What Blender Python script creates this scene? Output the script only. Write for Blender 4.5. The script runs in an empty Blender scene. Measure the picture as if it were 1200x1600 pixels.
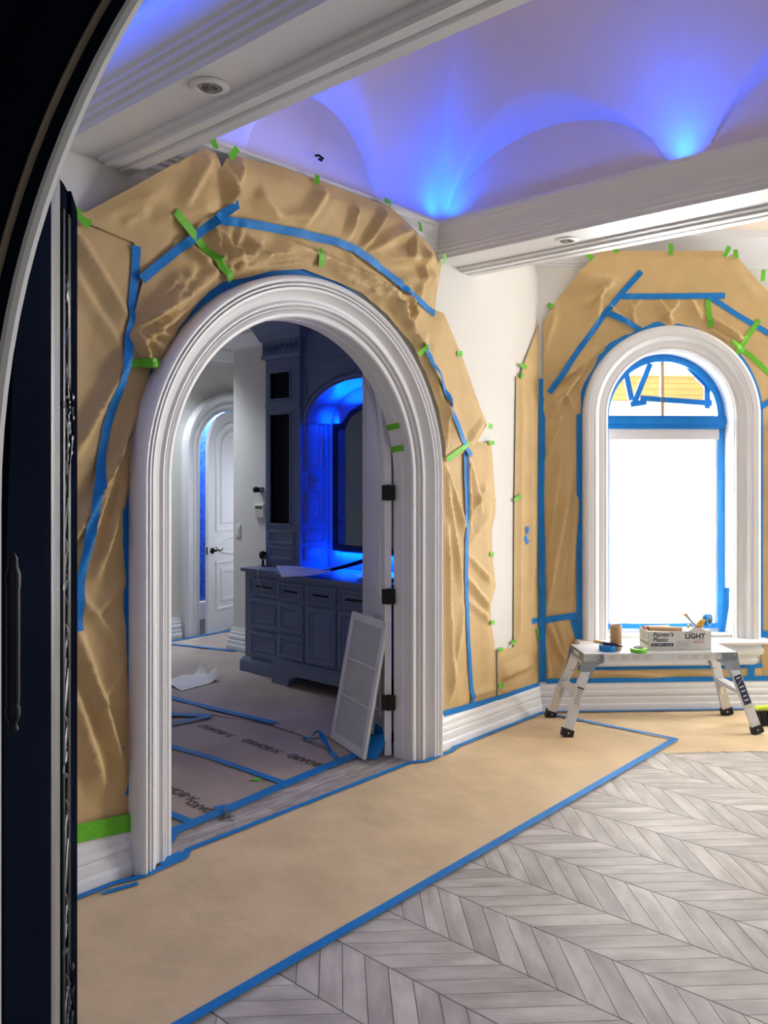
import bpy, bmesh, math, random
from mathutils import Vector, Matrix, noise
from mathutils.geometry import delaunay_2d_cdt

random.seed(7)
SC = bpy.context.scene
COL = SC.collection
R2 = math.sqrt(.5)
PI = math.pi

# ------------------------------------------------------------------ camera
CAMP = Vector((0, -3.33, 1.75))
YAW = math.radians(41.9)
WX = 5.42                     # corner where the arch wall meets the window wall
F_PX, HOR = 1317.0, 742.0
FWD = Vector((math.cos(YAW), math.sin(YAW), 0))
RGT = Vector((math.sin(YAW), -math.cos(YAW), 0))
cam = bpy.data.cameras.new('camera')
co = bpy.data.objects.new('camera', cam)
COL.objects.link(co)
co.location = CAMP
co.rotation_euler = (PI/2, 0, YAW - PI/2)
cam.sensor_width = 36
cam.lens = F_PX/1600*36
cam.shift_y = -(800-HOR)/1600
cam.clip_start = .02
SC.camera = co

# ------------------------------------------------------------------ world, exposure, lights
SC.view_settings.view_transform = 'Standard'
SC.view_settings.look = 'None'
SC.view_settings.exposure = 0.16
SC.view_settings.gamma = 1.0
SC.view_settings.use_curve_mapping = False
W = bpy.data.worlds.new('daylight')
SC.world = W
W.use_nodes = True
W.node_tree.nodes['Background'].inputs[0].default_value = (1.0, .97, .93, 1)
W.node_tree.nodes['Background'].inputs[1].default_value = .6


def area(name, loc, aim, sx, sy, power, col=(1, 1, 1), ydir=(0, 0, 1), spread=PI):
    """rectangular lamp; sy runs along ydir"""
    L = bpy.data.lights.new(name, 'AREA')
    L.shape = 'RECTANGLE'
    L.size, L.size_y, L.energy, L.color, L.spread = sx, sy, power, col, spread
    o = bpy.data.objects.new(name, L)
    COL.objects.link(o)
    z = (Vector(loc) - Vector(aim)).normalized()
    x = Vector(ydir).cross(z).normalized()
    y = z.cross(x)
    o.matrix_world = Matrix(((x.x, y.x, z.x, loc[0]), (x.y, y.y, z.y, loc[1]), (x.z, y.z, z.z, loc[2]), (0, 0, 0, 1)))
    return o


BLUE = (.0, .075, 1.0)
WINC = Vector((WX, 0, 0)) + Vector((R2, -R2, 0))*1.0
WN = Vector((-R2, -R2, 0))
# daylight outside the back window and on the neighbouring house
area('window_daylight', WINC - WN*1.1 + Vector((0, 0, 1.6)), WINC + Vector((0, 0, 1.35)), 1.6, 2.2, 1300, (1, .985, .96))
area('yard_daylight', WINC - WN*2.0 + Vector((0, 0, 4.6)), WINC - WN*4.0 + Vector((0, 0, 2.6)), 5, 1, 130, (1, .95, .85))
# added directional fill right of the frame, from no known window
area('side_fill', (8.6, -3.7, 1.9), (3.4, -.6, 1.0), 1.8, 2.6, 250, (1, .97, .93))
# blue LED strips lying on the ceiling ledges
X, Y = (1, 0, 0), (0, 1, 0)
area('led_ledge_back', (4.13, -2.0, 3.32), (4.13, -2.0, 3.6), .05, 3.9, 5.0, BLUE, Y, 1.5)
area('led_ledge_left', (3.13, -.09, 3.285), (3.13, -.09, 3.6), .05, 2.0, 4.2, BLUE, X, 1.5)
for lx, ly, pw in ((4.13, -.12, 2.4), (4.15, -1.60, 2.2), (4.15, -3.25, 2.0), (2.2, -.12, 1.6)):
    area('led_uplight', (lx, ly, 3.33), (lx, ly, 4), .07, .07, pw, BLUE, Y, 2.3)
area('led_ledge_far_bay', (.9, -1.2, 3.2), (.9, -1.2, 4), 1.2, 2.0, 30, BLUE, Y)
# blue LEDs of the vanity
area('led_mirror_left', (5.24, 1.95, 1.65), (5.27, 2.06, 1.65), .04, 1.2, 22, BLUE)
area('led_mirror_below', (5.25, 1.45, 1.07), (5.27, 1.45, .9), .04, 1.0, 16, BLUE, Y)
area('led_mirror_above', (5.2, 1.45, 2.36), (5.2, 1.45, 2.7), .04, .8, 20, BLUE, Y)
# daylight in the passage, then two added fills
area('passage_daylight', (6.5, 3.62, 1.35), (5.75, 4.3, 1.1), .5, 1.4, 7.5, (.82, .89, 1))
area('passage_floor_fill', (4.75, 3.95, 3.0), (4.85, 3.9, 0), .6, .6, 16, (.82, .9, 1), Y, 2.0)  # added fill to brighten the passage floor, no real fitting
area('closet_fill', (6.4, 4.9, 2.6), (5.7, 5.2, 1.2), .6, .4, 45, (.9, .95, 1))  # added fill to brighten the blue film, source unseen


# ------------------------------------------------------------------ materials
def lin(c):
    return tuple(((v/255)/12.92 if v/255 <= .04045 else ((v/255+.055)/1.055)**2.4) for v in c) + (1,)


def mat(name, rgb, rough=.5, metal=0, var=.0, vscale=6, bump=0, bscale=40, spec=.5, rgb2=None, emit=0, stretch=None, rnd=0):
    m = bpy.data.materials.new(name)
    m.use_nodes = True
    nt = m.node_tree
    b = nt.nodes['Principled BSDF']
    b.inputs['Base Color'].default_value = lin(rgb)
    b.inputs['Roughness'].default_value = rough
    b.inputs['Metallic'].default_value = metal
    b.inputs['Specular IOR Level'].default_value = spec
    if emit:
        b.inputs['Emission Color'].default_value = lin(rgb)
        b.inputs['Emission Strength'].default_value = emit
    tc = nt.nodes.new('ShaderNodeTexCoord')
    src = tc.outputs['Object']
    if stretch:
        mp = nt.nodes.new('ShaderNodeMapping')
        mp.inputs['Scale'].default_value = stretch
        nt.links.new(src, mp.inputs['Vector'])
        src = mp.outputs['Vector']
        if rnd:
            oi = nt.nodes.new('ShaderNodeObjectInfo')
            mu = nt.nodes.new('ShaderNodeVectorMath')
            mu.operation = 'SCALE'
            mu.inputs[0].default_value = (37, 53, 11)
            nt.links.new(oi.outputs['Random'], mu.inputs['Scale'])
            nt.links.new(mu.outputs[0], mp.inputs['Location'])
    if var:
        n = nt.nodes.new('ShaderNodeTexNoise')
        n.inputs['Scale'].default_value = vscale
        n.inputs['Detail'].default_value = 5
        nt.links.new(src, n.inputs['Vector'])
        r = nt.nodes.new('ShaderNodeValToRGB')
        a = lin(rgb)
        c2 = lin(rgb2) if rgb2 else tuple(x*(1-var) for x in a[:3])+(1,)
        r.color_ramp.elements[0].position = .35
        r.color_ramp.elements[1].position = .65
        r.color_ramp.elements[0].color = c2
        r.color_ramp.elements[1].color = a
        nt.links.new(n.outputs['Fac'], r.inputs['Fac'])
        out = r.outputs['Color']
        if rnd:
            oi2 = nt.nodes.new('ShaderNodeObjectInfo')
            mr = nt.nodes.new('ShaderNodeMapRange')
            mr.inputs['To Min'].default_value = 1-rnd
            mr.inputs['To Max'].default_value = 1+rnd*.5
            nt.links.new(oi2.outputs['Random'], mr.inputs['Value'])
            mm = nt.nodes.new('ShaderNodeVectorMath')
            mm.operation = 'SCALE'
            nt.links.new(out, mm.inputs[0])
            nt.links.new(mr.outputs[0], mm.inputs['Scale'])
            out = mm.outputs[0]
        nt.links.new(out, b.inputs['Base Color'])
    if bump:
        n2 = nt.nodes.new('ShaderNodeTexNoise')
        n2.inputs['Scale'].default_value = bscale
        n2.inputs['Detail'].default_value = 4
        nt.links.new(src, n2.inputs['Vector'])
        bp = nt.nodes.new('ShaderNodeBump')
        bp.inputs['Strength'].default_value = bump
        bp.inputs['Distance'].default_value = .01
        nt.links.new(n2.outputs['Fac'], bp.inputs['Height'])
        nt.links.new(bp.outputs[0], b.inputs['Normal'])
    return m


M = {}
M['trim'] = mat('white_trim_paint', (226, 226, 228), .38, var=.03, vscale=3)
M['wall'] = mat('wall_paint', (222, 220, 214), .75, var=.03, vscale=2, bump=.04, bscale=120)
M['ceil'] = mat('ceiling_paint', (224, 210, 194), .8, var=.02, vscale=2)
M['kraft'] = mat('kraft_paper', (202, 172, 122), .62, var=.1, vscale=5, bump=.12, bscale=90, spec=.3)
M['kraft2'] = mat('kraft_paper_floor', (217, 193, 155), .6, var=.14, vscale=3.5, bump=.5, bscale=9, spec=.35)
M['kraft3'] = mat('dusty_builder_board', (180, 166, 157), .7, var=.18, vscale=2.5, bump=.25, bscale=10, spec=.3)
M['blue'] = mat('blue_masking_tape', (8, 122, 200), .55, var=.1, vscale=14, bump=.2, bscale=60, spec=.3)
M['green'] = mat('green_masking_tape', (104, 190, 44), .55, var=.14, vscale=14, bump=.2, bscale=60, spec=.3)
M['plank'] = mat('grey_wood_tile', (204, 200, 193), .5, var=.3, vscale=4, bump=.04, bscale=16, rgb2=(168, 163, 157), stretch=(3.5, 1, 1), rnd=.14)
M['plank2'] = mat('grey_wood_threshold', (198, 190, 184), .45, var=.3, vscale=7, bump=.06, bscale=16, rgb2=(150, 142, 138), stretch=(1, 6, 1), rnd=.15)
M['grout'] = mat('dark_floor_joint', (64, 61, 60), .8, var=.2)
M['black'] = mat('black_lacquer', (13, 18, 29), .5, var=.15, vscale=3, spec=.0)
M['hinge'] = mat('blackened_hinge', (30, 33, 38), .5, var=.1, spec=.15)
M['iron'] = mat('wrought_iron', (40, 42, 48), .35, metal=.6, var=.2, vscale=30)
M['grille_sheen'] = mat('grille_grey_lit_strip', (120, 120, 116), .45, metal=.2, var=.1)  # grille grey; on the black door it paints reflected light
M['bead'] = mat('bronze_bead', (150, 140, 120), .4, metal=.1, var=.2, vscale=30)
M['vanity'] = mat('blue_grey_cabinet_paint', (108, 124, 158), .42, var=.05, vscale=3)
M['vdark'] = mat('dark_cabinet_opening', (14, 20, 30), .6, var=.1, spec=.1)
M['bronze'] = mat('dark_bronze', (18, 17, 18), .35, metal=.5, var=.15)
M['frame'] = mat('dark_mirror_frame', (22, 30, 44), .4, var=.1)
M['mirror'] = mat('mirror_glass', (150, 170, 180), .06, metal=1, var=.03)
M['door'] = mat('white_door_paint', (222, 222, 226), .4, var=.03)
M['plastic'] = mat('white_plastic', (226, 226, 222), .35, var=.03)
M['lcd'] = mat('green_lcd', (70, 96, 60), .25, var=.2, vscale=60)
M['alu'] = mat('brushed_aluminium', (222, 223, 225), .4, metal=.45, var=.08, vscale=8)
M['galv'] = mat('galvanised_steel', (150, 160, 168), .4, metal=.6, var=.14, vscale=14)
M['rubber'] = mat('black_rubber', (24, 25, 28), .6, var=.2)
M['paper'] = mat('white_paper', (222, 220, 214), .6, var=.04)
M['label'] = mat('white_sticker', (214, 212, 204), .5, var=.05)
M['navy'] = mat('navy_ink', (24, 40, 84), .5, var=.05)
M['ink'] = mat('dark_print', (44, 52, 72), .6, var=.1)
M['redink'] = mat('red_print', (190, 80, 80), .6, var=.1)
M['greyink'] = mat('grey_print', (150, 152, 150), .6, var=.1)
M['boardink'] = mat('stencil_print', (84, 76, 78), .7, var=.2)
M['card'] = mat('brown_card_tube', (190, 152, 116), .6, var=.08, vscale=10)
M['yellow'] = mat('yellow_plastic', (226, 176, 30), .4, var=.08)
M['wood'] = mat('pale_wood_handle', (214, 186, 140), .45, var=.15, vscale=20)
M['bristle'] = mat('black_bristles', (22, 26, 26), .7, var=.4, vscale=90)
M['lime'] = mat('lime_plastic', (196, 214, 60), .4, var=.05)
M['bluefilm'] = mat('blue_mottled_film', (24, 96, 210), .45, var=.3, vscale=26, rgb2=(10, 56, 160))
M['stone'] = mat('cream_stone', (246, 226, 176), .8, var=.06, vscale=3)
M['brick'] = mat('orange_brick', (206, 128, 70), .8, var=.12, vscale=4)
M['lens'] = mat('lamp_lens', (150, 146, 140), .25, var=.3, vscale=60)
M['steel'] = mat('bright_steel', (200, 200, 204), .25, metal=1, var=.1)
M['umber'] = mat('dusky_lump', (60, 40, 38), .6, var=.2)
M['plan'] = mat('printed_plan_sheet', (190, 196, 206), .5, var=.25, vscale=9)

# translucent white film and clear glass
m = bpy.data.materials.new('translucent_film'); m.use_nodes = True
nt = m.node_tree; nt.nodes.clear()
o_ = nt.nodes.new('ShaderNodeOutputMaterial'); t_ = nt.nodes.new('ShaderNodeBsdfTranslucent')
d_ = nt.nodes.new('ShaderNodeBsdfDiffuse'); x_ = nt.nodes.new('ShaderNodeMixShader')
t_.inputs[0].default_value = (.95, .95, .95, 1); d_.inputs[0].default_value = (.9, .9, .9, 1)
x_.inputs[0].default_value = .2
nt.links.new(t_.outputs[0], x_.inputs[1]); nt.links.new(d_.outputs[0], x_.inputs[2]); nt.links.new(x_.outputs[0], o_.inputs[0])
M['film'] = m
m = bpy.data.materials.new('window_glass'); m.use_nodes = True
nt = m.node_tree; nt.nodes.clear()
o_ = nt.nodes.new('ShaderNodeOutputMaterial'); t_ = nt.nodes.new('ShaderNodeBsdfTransparent')
d_ = nt.nodes.new('ShaderNodeBsdfGlossy'); x_ = nt.nodes.new('ShaderNodeMixShader'); f_ = nt.nodes.new('ShaderNodeFresnel')
d_.inputs['Roughness'].default_value = .02
nt.links.new(f_.outputs[0], x_.inputs[0]); nt.links.new(t_.outputs[0], x_.inputs[1]); nt.links.new(d_.outputs[0], x_.inputs[2]); nt.links.new(x_.outputs[0], o_.inputs[0])
M['glass'] = m


# ------------------------------------------------------------------ mesh helpers
class MB:
    def __init__(s):
        s.v = []; s.f = []

    def add(s, vs, fs):
        n = len(s.v)
        s.v += [Vector(p) for p in vs]
        s.f += [tuple(i+n for i in f) for f in fs]
        return s

    def box(s, fr, u0, u1, d0, d1, z0, z1):
        p = [fr(u, d, z) for z in (z0, z1) for d in (d0, d1) for u in (u0, u1)]
        return s.add(p, [(0, 1, 3, 2), (4, 6, 7, 5), (0, 4, 5, 1), (2, 3, 7, 6), (0, 2, 6, 4), (1, 5, 7, 3)])

    def grid(s, rows, closed_u=False, closed_v=False):
        n, m_ = len(rows), len(rows[0])
        fs = []
        for i in range(n if closed_u else n-1):
            for j in range(m_ if closed_v else m_-1):
                a, b = i, (i+1) % n
                c, d = j, (j+1) % m_
                fs.append((a*m_+c, a*m_+d, b*m_+d, b*m_+c))
        return s.add([p for r in rows for p in r], fs)

    def prism(s, fr, poly, d0, d1):
        n = len(poly)
        p = [fr(u, d0, z) for u, z in poly] + [fr(u, d1, z) for u, z in poly]
        return s.add(p, [tuple(range(n)), tuple(range(2*n-1, n-1, -1))] + [(i, (i+1) % n, n+(i+1) % n, n+i) for i in range(n)])

    def tube(s, pts, r, n=8, cap=True):
        pts = [Vector(p) for p in pts]
        rows = []
        up = Vector((0, 0, 1))
        for i, p in enumerate(pts):
            t = (pts[min(i+1, len(pts)-1)]-pts[max(i-1, 0)]).normalized()
            a = t.cross(up)
            if a.length < .05:
                a = t.cross(Vector((1, 0, 0)))
            a.normalize(); b = t.cross(a)
            rr = r[i] if isinstance(r, (list, tuple)) else r
            rows.append([p+(a*math.cos(2*PI*k/n)+b*math.sin(2*PI*k/n))*rr for k in range(n)])
        o = len(s.v)
        s.grid(rows, closed_v=True)
        if cap:
            s.f.append(tuple(o+k for k in range(n)))
            q = o+(len(pts)-1)*n
            s.f.append(tuple(q+k for k in range(n)))
        return s

    def lathe(s, c, axis, prof, n=20, cap=True):
        axis = Vector(axis).normalized()
        a = axis.cross(Vector((0, 0, 1)))
        if a.length < .05:
            a = Vector((1, 0, 0))
        a.normalize(); b = axis.cross(a); c = Vector(c)
        rows = [[c+axis*h+(a*math.cos(2*PI*k/n)+b*math.sin(2*PI*k/n))*r for k in range(n)] for r, h in prof]
        o = len(s.v)
        s.grid(rows, closed_v=True)
        if cap:
            s.f.append(tuple(o+k for k in range(n)))
            q = o+(len(prof)-1)*n
            s.f.append(tuple(q+k for k in range(n)))
        return s

    def bar(s, p0, p1, wdir, w, tdir, t):
        p0, p1, wd, td = Vector(p0), Vector(p1), Vector(wdir).normalized()*w/2, Vector(tdir).normalized()*t/2
        ps = [p+a*wd+b*td for p in (p0, p1) for b in (-1, 1) for a in (-1, 1)]
        return s.add(ps, [(0, 1, 3, 2), (4, 6, 7, 5), (0, 4, 5, 1), (2, 3, 7, 6), (0, 2, 6, 4), (1, 5, 7, 3)])

    def rings(s, fr, loops, cap=True):
        """loops: list of (poly, d); quads between successive loops, last one capped"""
        n = len(loops[0][0])
        o = len(s.v)
        for poly, d in loops:
            s.v += [fr(u, d, z) for u, z in poly]
        for k in range(len(loops)-1):
            for i in range(n):
                j = (i+1) % n
                s.f.append((o+k*n+i, o+k*n+j, o+(k+1)*n+j, o+(k+1)*n+i))
        if cap:
            q = o+(len(loops)-1)*n
            s.f.append(tuple(q+i for i in range(n)))
        return s

    def panel(s, fr, u0, u1, z0, z1, steps):
        def R(i):
            return [(u0+i, z0+i), (u1-i, z0+i), (u1-i, z1-i), (u0+i, z1-i)]
        return s.rings(fr, [(R(i), d) for i, d in steps])


def obj(name, mb, material, parent=None, smooth=True, angle=35, merge=False):
    me = bpy.data.meshes.new(name)
    me.from_pydata([tuple(p) for p in mb.v], [], mb.f)
    bm = bmesh.new(); bm.from_mesh(me)
    if merge:
        bmesh.ops.remove_doubles(bm, verts=bm.verts, dist=1e-5)
    bmesh.ops.recalc_face_normals(bm, faces=bm.faces)
    bm.to_mesh(me); bm.free()
    if smooth:
        me.shade_smooth()
        me.set_sharp_from_angle(angle=math.radians(angle))
    me.materials.append(M[material])
    o = bpy.data.objects.new(name, me)
    COL.objects.link(o)
    if parent:
        o.parent = parent
        o.matrix_parent_inverse = Matrix.Translation(-parent.location) if parent.type == 'EMPTY' else Matrix()
    return o


def thing(name, label, cat, loc, group=None):
    o = bpy.data.objects.new(name, None)
    COL.objects.link(o)
    o.empty_display_size = .1
    o.location = loc
    o['label'] = label; o['category'] = cat
    if group:
        o['group'] = group
    return o


def tag(o, label, cat, group=None):
    o['label'] = label; o['category'] = cat
    if group:
        o['group'] = group
    return o


def struct(o, label):
    o['kind'] = 'structure'; o['label'] = label
    return o


def sroot(name, label, loc):
    o = bpy.data.objects.new(name, None); COL.objects.link(o); o.location = loc
    o['kind'] = 'structure'; o['label'] = label
    return o


def text(name, s, size, origin, right, up, material, parent, shear=0, bold=0, align='LEFT', sx=1):
    c = bpy.data.curves.new(name, 'FONT')
    c.body = s; c.size = size; c.shear = shear; c.offset = bold; c.align_x = align; c.extrude = .0002; c.resolution_u = 3
    o = bpy.data.objects.new(name, c)
    COL.objects.link(o)
    c.materials.append(M[material])
    r, u = Vector(right).normalized(), Vector(up).normalized()
    n = r.cross(u)
    bpy.context.view_layer.update()
    me = bpy.data.meshes.new_from_object(o.evaluated_get(bpy.context.evaluated_depsgraph_get()))
    bpy.data.objects.remove(o)
    me.name = name
    o = bpy.data.objects.new(name, me)
    COL.objects.link(o)
    mx = Matrix(((r.x*sx, u.x, n.x, origin[0]), (r.y*sx, u.y, n.y, origin[1]), (r.z*sx, u.z, n.z, origin[2]), (0, 0, 0, 1)))
    o.matrix_world = mx
    if parent:
        o.parent = parent
        o.matrix_parent_inverse = Matrix.Translation(-parent.location) if parent.type == 'EMPTY' else Matrix()
    return o


# frames: (u along the wall, d out of the wall, z) -> world
def FA(u, d, z): return Vector((u, -d, z))                                   # arch wall
def FB(u, d, z): return Vector((u, .14+d, z))                                # back of the arch wall
def FW(u, d, z): return Vector((WX+u*R2-d*R2, -u*R2-d*R2, z))              # window wall
def FV(u, d, z): return Vector((5.3-d, u, z))                                # vanity wall
def FH(u, d, z): return Vector((u, 4.35-d, z))                               # far wall of the passage
def FG(u, d, z): return Vector((u, d, z))                                    # plain ground axes
def FE(u, d, z): return CAMP.xyz*1 + RGT*u + FWD*(.8-d) + Vector((0, 0, z-CAMP.z))   # entry wall


def ray(px, py):
    l = (px-600)/F_PX
    return FWD + RGT*l + Vector((0, 0, (HOR-py)/F_PX))


def wa(px, py, y=-.012):
    """photograph measurement -> (u, z) on the arch wall"""
    r = ray(px, py); t = (y-CAMP.y)/r.y
    p = CAMP+r*t
    return (p.x, p.z)


def ww(px, py, d=.012):
    """photograph measurement -> (u, z) on the window wall"""
    r = ray(px, py); o = Vector((WX, 0, 0))+WN*d
    t = (o-CAMP).dot(WN)/r.dot(WN)
    p = CAMP+r*t
    return ((p-Vector((WX, 0, 0))).dot(Vector((R2, -R2, 0))), p.z)


def fl(px, py, z=0):
    r = ray(px, py); t = (z-CAMP.z)/r.z
    p = CAMP+r*t
    return (p.x, p.y)


def ramped(conv, ramp, sgn):
    """measurement -> wall coordinates for a sheet that tents out over the crown moulding"""
    def f(px, py):
        d = .012
        for _ in range(12):
            u, z = conv(px, py, sgn*d)
            t = min(max((z-ramp[0])/(ramp[1]-ramp[0]), 0), 1)
            d = .5*d+.5*(.012+ramp[2]*t*t*(3-2*t))
        return (u, z)
    return f


def arch_pts(c, R, sp, z0, n=48):
    return [(c-R, z0)] + [(c+R*math.cos(PI*(1-i/n)), sp+R*math.sin(PI*(1-i/n))) for i in range(n+1)] + [(c+R, z0)]


def arch_sweep(mb, fr, c, Rin, sp, z0, prof, n=48):
    return mb.grid([[fr(p[0], d, p[1]) for p in arch_pts(c, Rin+r, sp, z0, n)] for r, d in prof])


def inside(poly, x, y):
    r = False
    n = len(poly)
    for i in range(n):
        x1, y1 = poly[i]; x2, y2 = poly[i-1]
        if (y1 > y) != (y2 > y) and x < (x2-x1)*(y-y1)/(y2-y1)+x1:
            r = not r
    return r


def plate(fr, outer, holes, d0, d1=None):
    mb = MB()
    vs, es = [], []
    for lp in [outer]+holes:
        o = len(vs)
        vs += [Vector(p) for p in lp]
        es += [(o+i, o+(i+1) % len(lp)) for i in range(len(lp))]
    rv, re, rf, *_ = delaunay_2d_cdt(vs, es, [], 0, 1e-6)
    fs = []
    for f in rf:
        cx = sum(rv[i].x for i in f)/3; cy = sum(rv[i].y for i in f)/3
        if inside(outer, cx, cy) and not any(inside(h, cx, cy) for h in holes):
            fs.append(tuple(f))
    mb.add([fr(p.x, d0, p.y) for p in rv], fs)
    if d1 is not None:
        mb.add([fr(p.x, d1, p.y) for p in rv], fs)
        for lp in [outer]+holes:
            mb.grid([[fr(u, d, z) for u, z in lp] for d in (d0, d1)], closed_v=True)
    return mb


def sub(loop, step, closed=True):
    out = []
    n = len(loop)
    for i in range(n if closed else n-1):
        a, b = Vector(loop[i]), Vector(loop[(i+1) % n])
        k = max(1, int((b-a).length/step))
        out += [tuple(a.lerp(b, j/k)) for j in range(k)]
    if not closed:
        out.append(tuple(loop[-1]))
    return out


class Relief:
    """wrinkle height field of a paper sheet in wall coordinates"""
    def __init__(s, base=.006, crumple=.006, scale=7, seed=0):
        s.base, s.cr, s.sc, s.seed, s.folds, s.spots = base, crumple, scale, seed, [], []
        s.ramp = None
        rd = random.Random(seed*17+3)
        s.pl = [(math.cos(t), math.sin(t), rd.uniform(1.6, 4.2), rd.random(), rd.uniform(.5, 1)) for t in [rd.uniform(0, PI) for _ in range(5)]]

    def fold(s, a, b, w, h):
        s.folds.append((a[0], a[1], b[0]-a[0], b[1]-a[1], w, h)); return s

    def fan(s, c, r0, r1, a0, a1, n, w, h):
        for i in range(n):
            an = math.radians(a0+(a1-a0)*(i+random.uniform(.1, .9))/n)
            q = (math.cos(an), math.sin(an)); rr = random.uniform(.6, 1)*r1
            s.fold((c[0]+q[0]*r0, c[1]+q[1]*r0), (c[0]+q[0]*rr, c[1]+q[1]*rr), w*random.uniform(.6, 1.3), h*random.uniform(.5, 1.2))
        return s

    def spot(s, c, rad, h, sc=22):
        s.spots.append((c, rad, h, sc)); return s

    def __call__(s, u, z):
        d = s.base
        if s.ramp:
            t = min(max((z-s.ramp[0])/(s.ramp[1]-s.ramp[0]), 0), 1)
            d += s.ramp[2]*t*t*(3-2*t)
        for (x, y, dx, dy, w, h) in s.folds:
            L2 = dx*dx+dy*dy
            t = ((u-x)*dx+(z-y)*dy)/L2
            if -.15 < t < 1.15:
                tt = min(max(t, 0), 1)
                e = math.hypot(u-x-tt*dx, z-y-tt*dy)/w
                if ((u-x)*dy-(z-y)*dx > 0) != (dy < 0):
                    e *= 2.4
                if e < 1:
                    tp = min(1, 3.2*min(t+.12, 1.12-t)) if 0 < 1 else 1
                    d += h*max(tp, 0)*(1-e)**1.1
        p = Vector((u*s.sc, z*s.sc, s.seed))
        q = p*.38 + Vector((3, 9, 1))
        a = noise.voronoi(p)[0]; b = noise.voronoi(q)[0]
        d += s.cr*.6*(a[1]-a[0]) + s.cr*1.2*(b[1]-b[0])
        wv = Vector((u*1.7, z*1.7, s.seed+.7))
        w1_, w2_ = noise.noise(wv), noise.noise(wv*1.9+Vector((5, 5, 5)))
        for i, (cx_, cz_, fq, ph, am) in enumerate(s.pl):
            t = (cx_*u+cz_*z)*fq+ph+.45*(w1_ if i % 2 else w2_)
            msk = max(0, noise.noise(wv*.9+Vector((i*7, 0, 0)))+.25)
            d += s.cr*3.2*am*msk*(1-abs((t % 1)*2-1))
        for c, rad, h, sc in s.spots:
            e = math.hypot(u-c[0], z-c[1])/rad
            if e < 1:
                v = noise.voronoi(Vector((u*sc, z*sc, 5.5)))[0]
                d += h*(1-e*e)*(v[1]-v[0]+.3*v[0])
        return max(d, .004)


def sheet(name, fr, poly, rel, material, parent=None, step=.0145, edge0=.25):
    lp = sub(poly, step)
    us = [p[0] for p in poly]; zs = [p[1] for p in poly]
    pts = [Vector(p) for p in lp]
    n0 = len(pts)
    u = min(us)+step/2; row = 0
    while u < max(us):
        z = min(zs)+(step/2 if row % 2 else 0)
        while z < max(zs):
            x, y = u+random.uniform(-.3, .3)*step, z+random.uniform(-.3, .3)*step
            if inside(poly, x, y):
                pts.append(Vector((x, y)))
            z += step
        u += step*.87; row += 1
    rv, re, rf, *_ = delaunay_2d_cdt(pts, [(i, (i+1) % n0) for i in range(n0)], [], 0, 1e-6)
    fs = [tuple(f) for f in rf if inside(poly, sum(rv[i].x for i in f)/3, sum(rv[i].y for i in f)/3)]
    ed = [(poly[i][0], poly[i][1], poly[i-1][0]-poly[i][0], poly[i-1][1]-poly[i][1]) for i in range(len(poly))]

    def dep(p):
        d = rel(p.x, p.y)
        if not isinstance(rel, Relief):
            return d
        m_ = 9
        for x, y, dx, dy in ed:
            t = min(max(((p.x-x)*dx+(p.y-y)*dy)/(dx*dx+dy*dy+1e-12), 0), 1)
            m_ = min(m_, (p.x-x-t*dx)**2+(p.y-y-t*dy)**2)
        k = min(1, edge0+(1-edge0)*math.sqrt(m_)/.07)
        b = rel.base
        if rel.ramp:
            t = min(max((p.y-rel.ramp[0])/(rel.ramp[1]-rel.ramp[0]), 0), 1)
            b += rel.ramp[2]*t*t*(3-2*t)
        return b+(d-b)*k
    mb = MB().add([fr(p.x, dep(p), p.y) for p in rv], fs)
    return obj(name, mb, material, parent, angle=180)


TAPES = [0]


def tape(fr, pts, w, rel, material, parent, name='tape_strip', lift=.003, n=4, label=None, ragged=.0):
    """ribbon of tape that follows the relief under it; pts in (u, z)"""
    ps = sub(pts, .025, closed=False)
    TAPES[0] += 1
    lift += .0005*(TAPES[0] % 6)
    rows = []
    for i, p in enumerate(ps):
        a, b = ps[max(i-1, 0)], ps[min(i+1, len(ps)-1)]
        t = Vector((b[0]-a[0], b[1]-a[1])).normalized()
        q = Vector((-t.y, t.x))
        if i in (0, len(ps)-1) and ragged:
            pass
        ds = [rel(p[0]+q.x*w*(k/n-.5), p[1]+q.y*w*(k/n-.5)) for k in range(n+1)]
        mx = max(ds)
        row = []
        for k in range(n+1):
            e = w*(k/n-.5)
            row.append(fr(p[0]+q.x*e, .5*(ds[k]+mx)+lift, p[1]+q.y*e))
        rows.append(row)
    o = obj(name, MB().grid(rows), material, parent, angle=60)
    if label:
        o['label'] = label
    return o


FLAT = lambda u, z: .002
# ================================================================== THE ROOM SHELL
C1, R1, SP1 = 3.08, .856, 1.726        # big arch: centre, inner radius, spring
C2, RW, SP2 = .998, .478, 2.19        # window arch
ZC = 3.11                              # beam soffits

# floor: sub-floor slab plus chevron planks
mb = MB().box(FG, -1.5, 8.2, -7.0, 7.0, -.12, -.006)
floor = struct(obj('floor', mb, 'grout', smooth=False), 'grey wood look chevron tile floor of the room')


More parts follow.
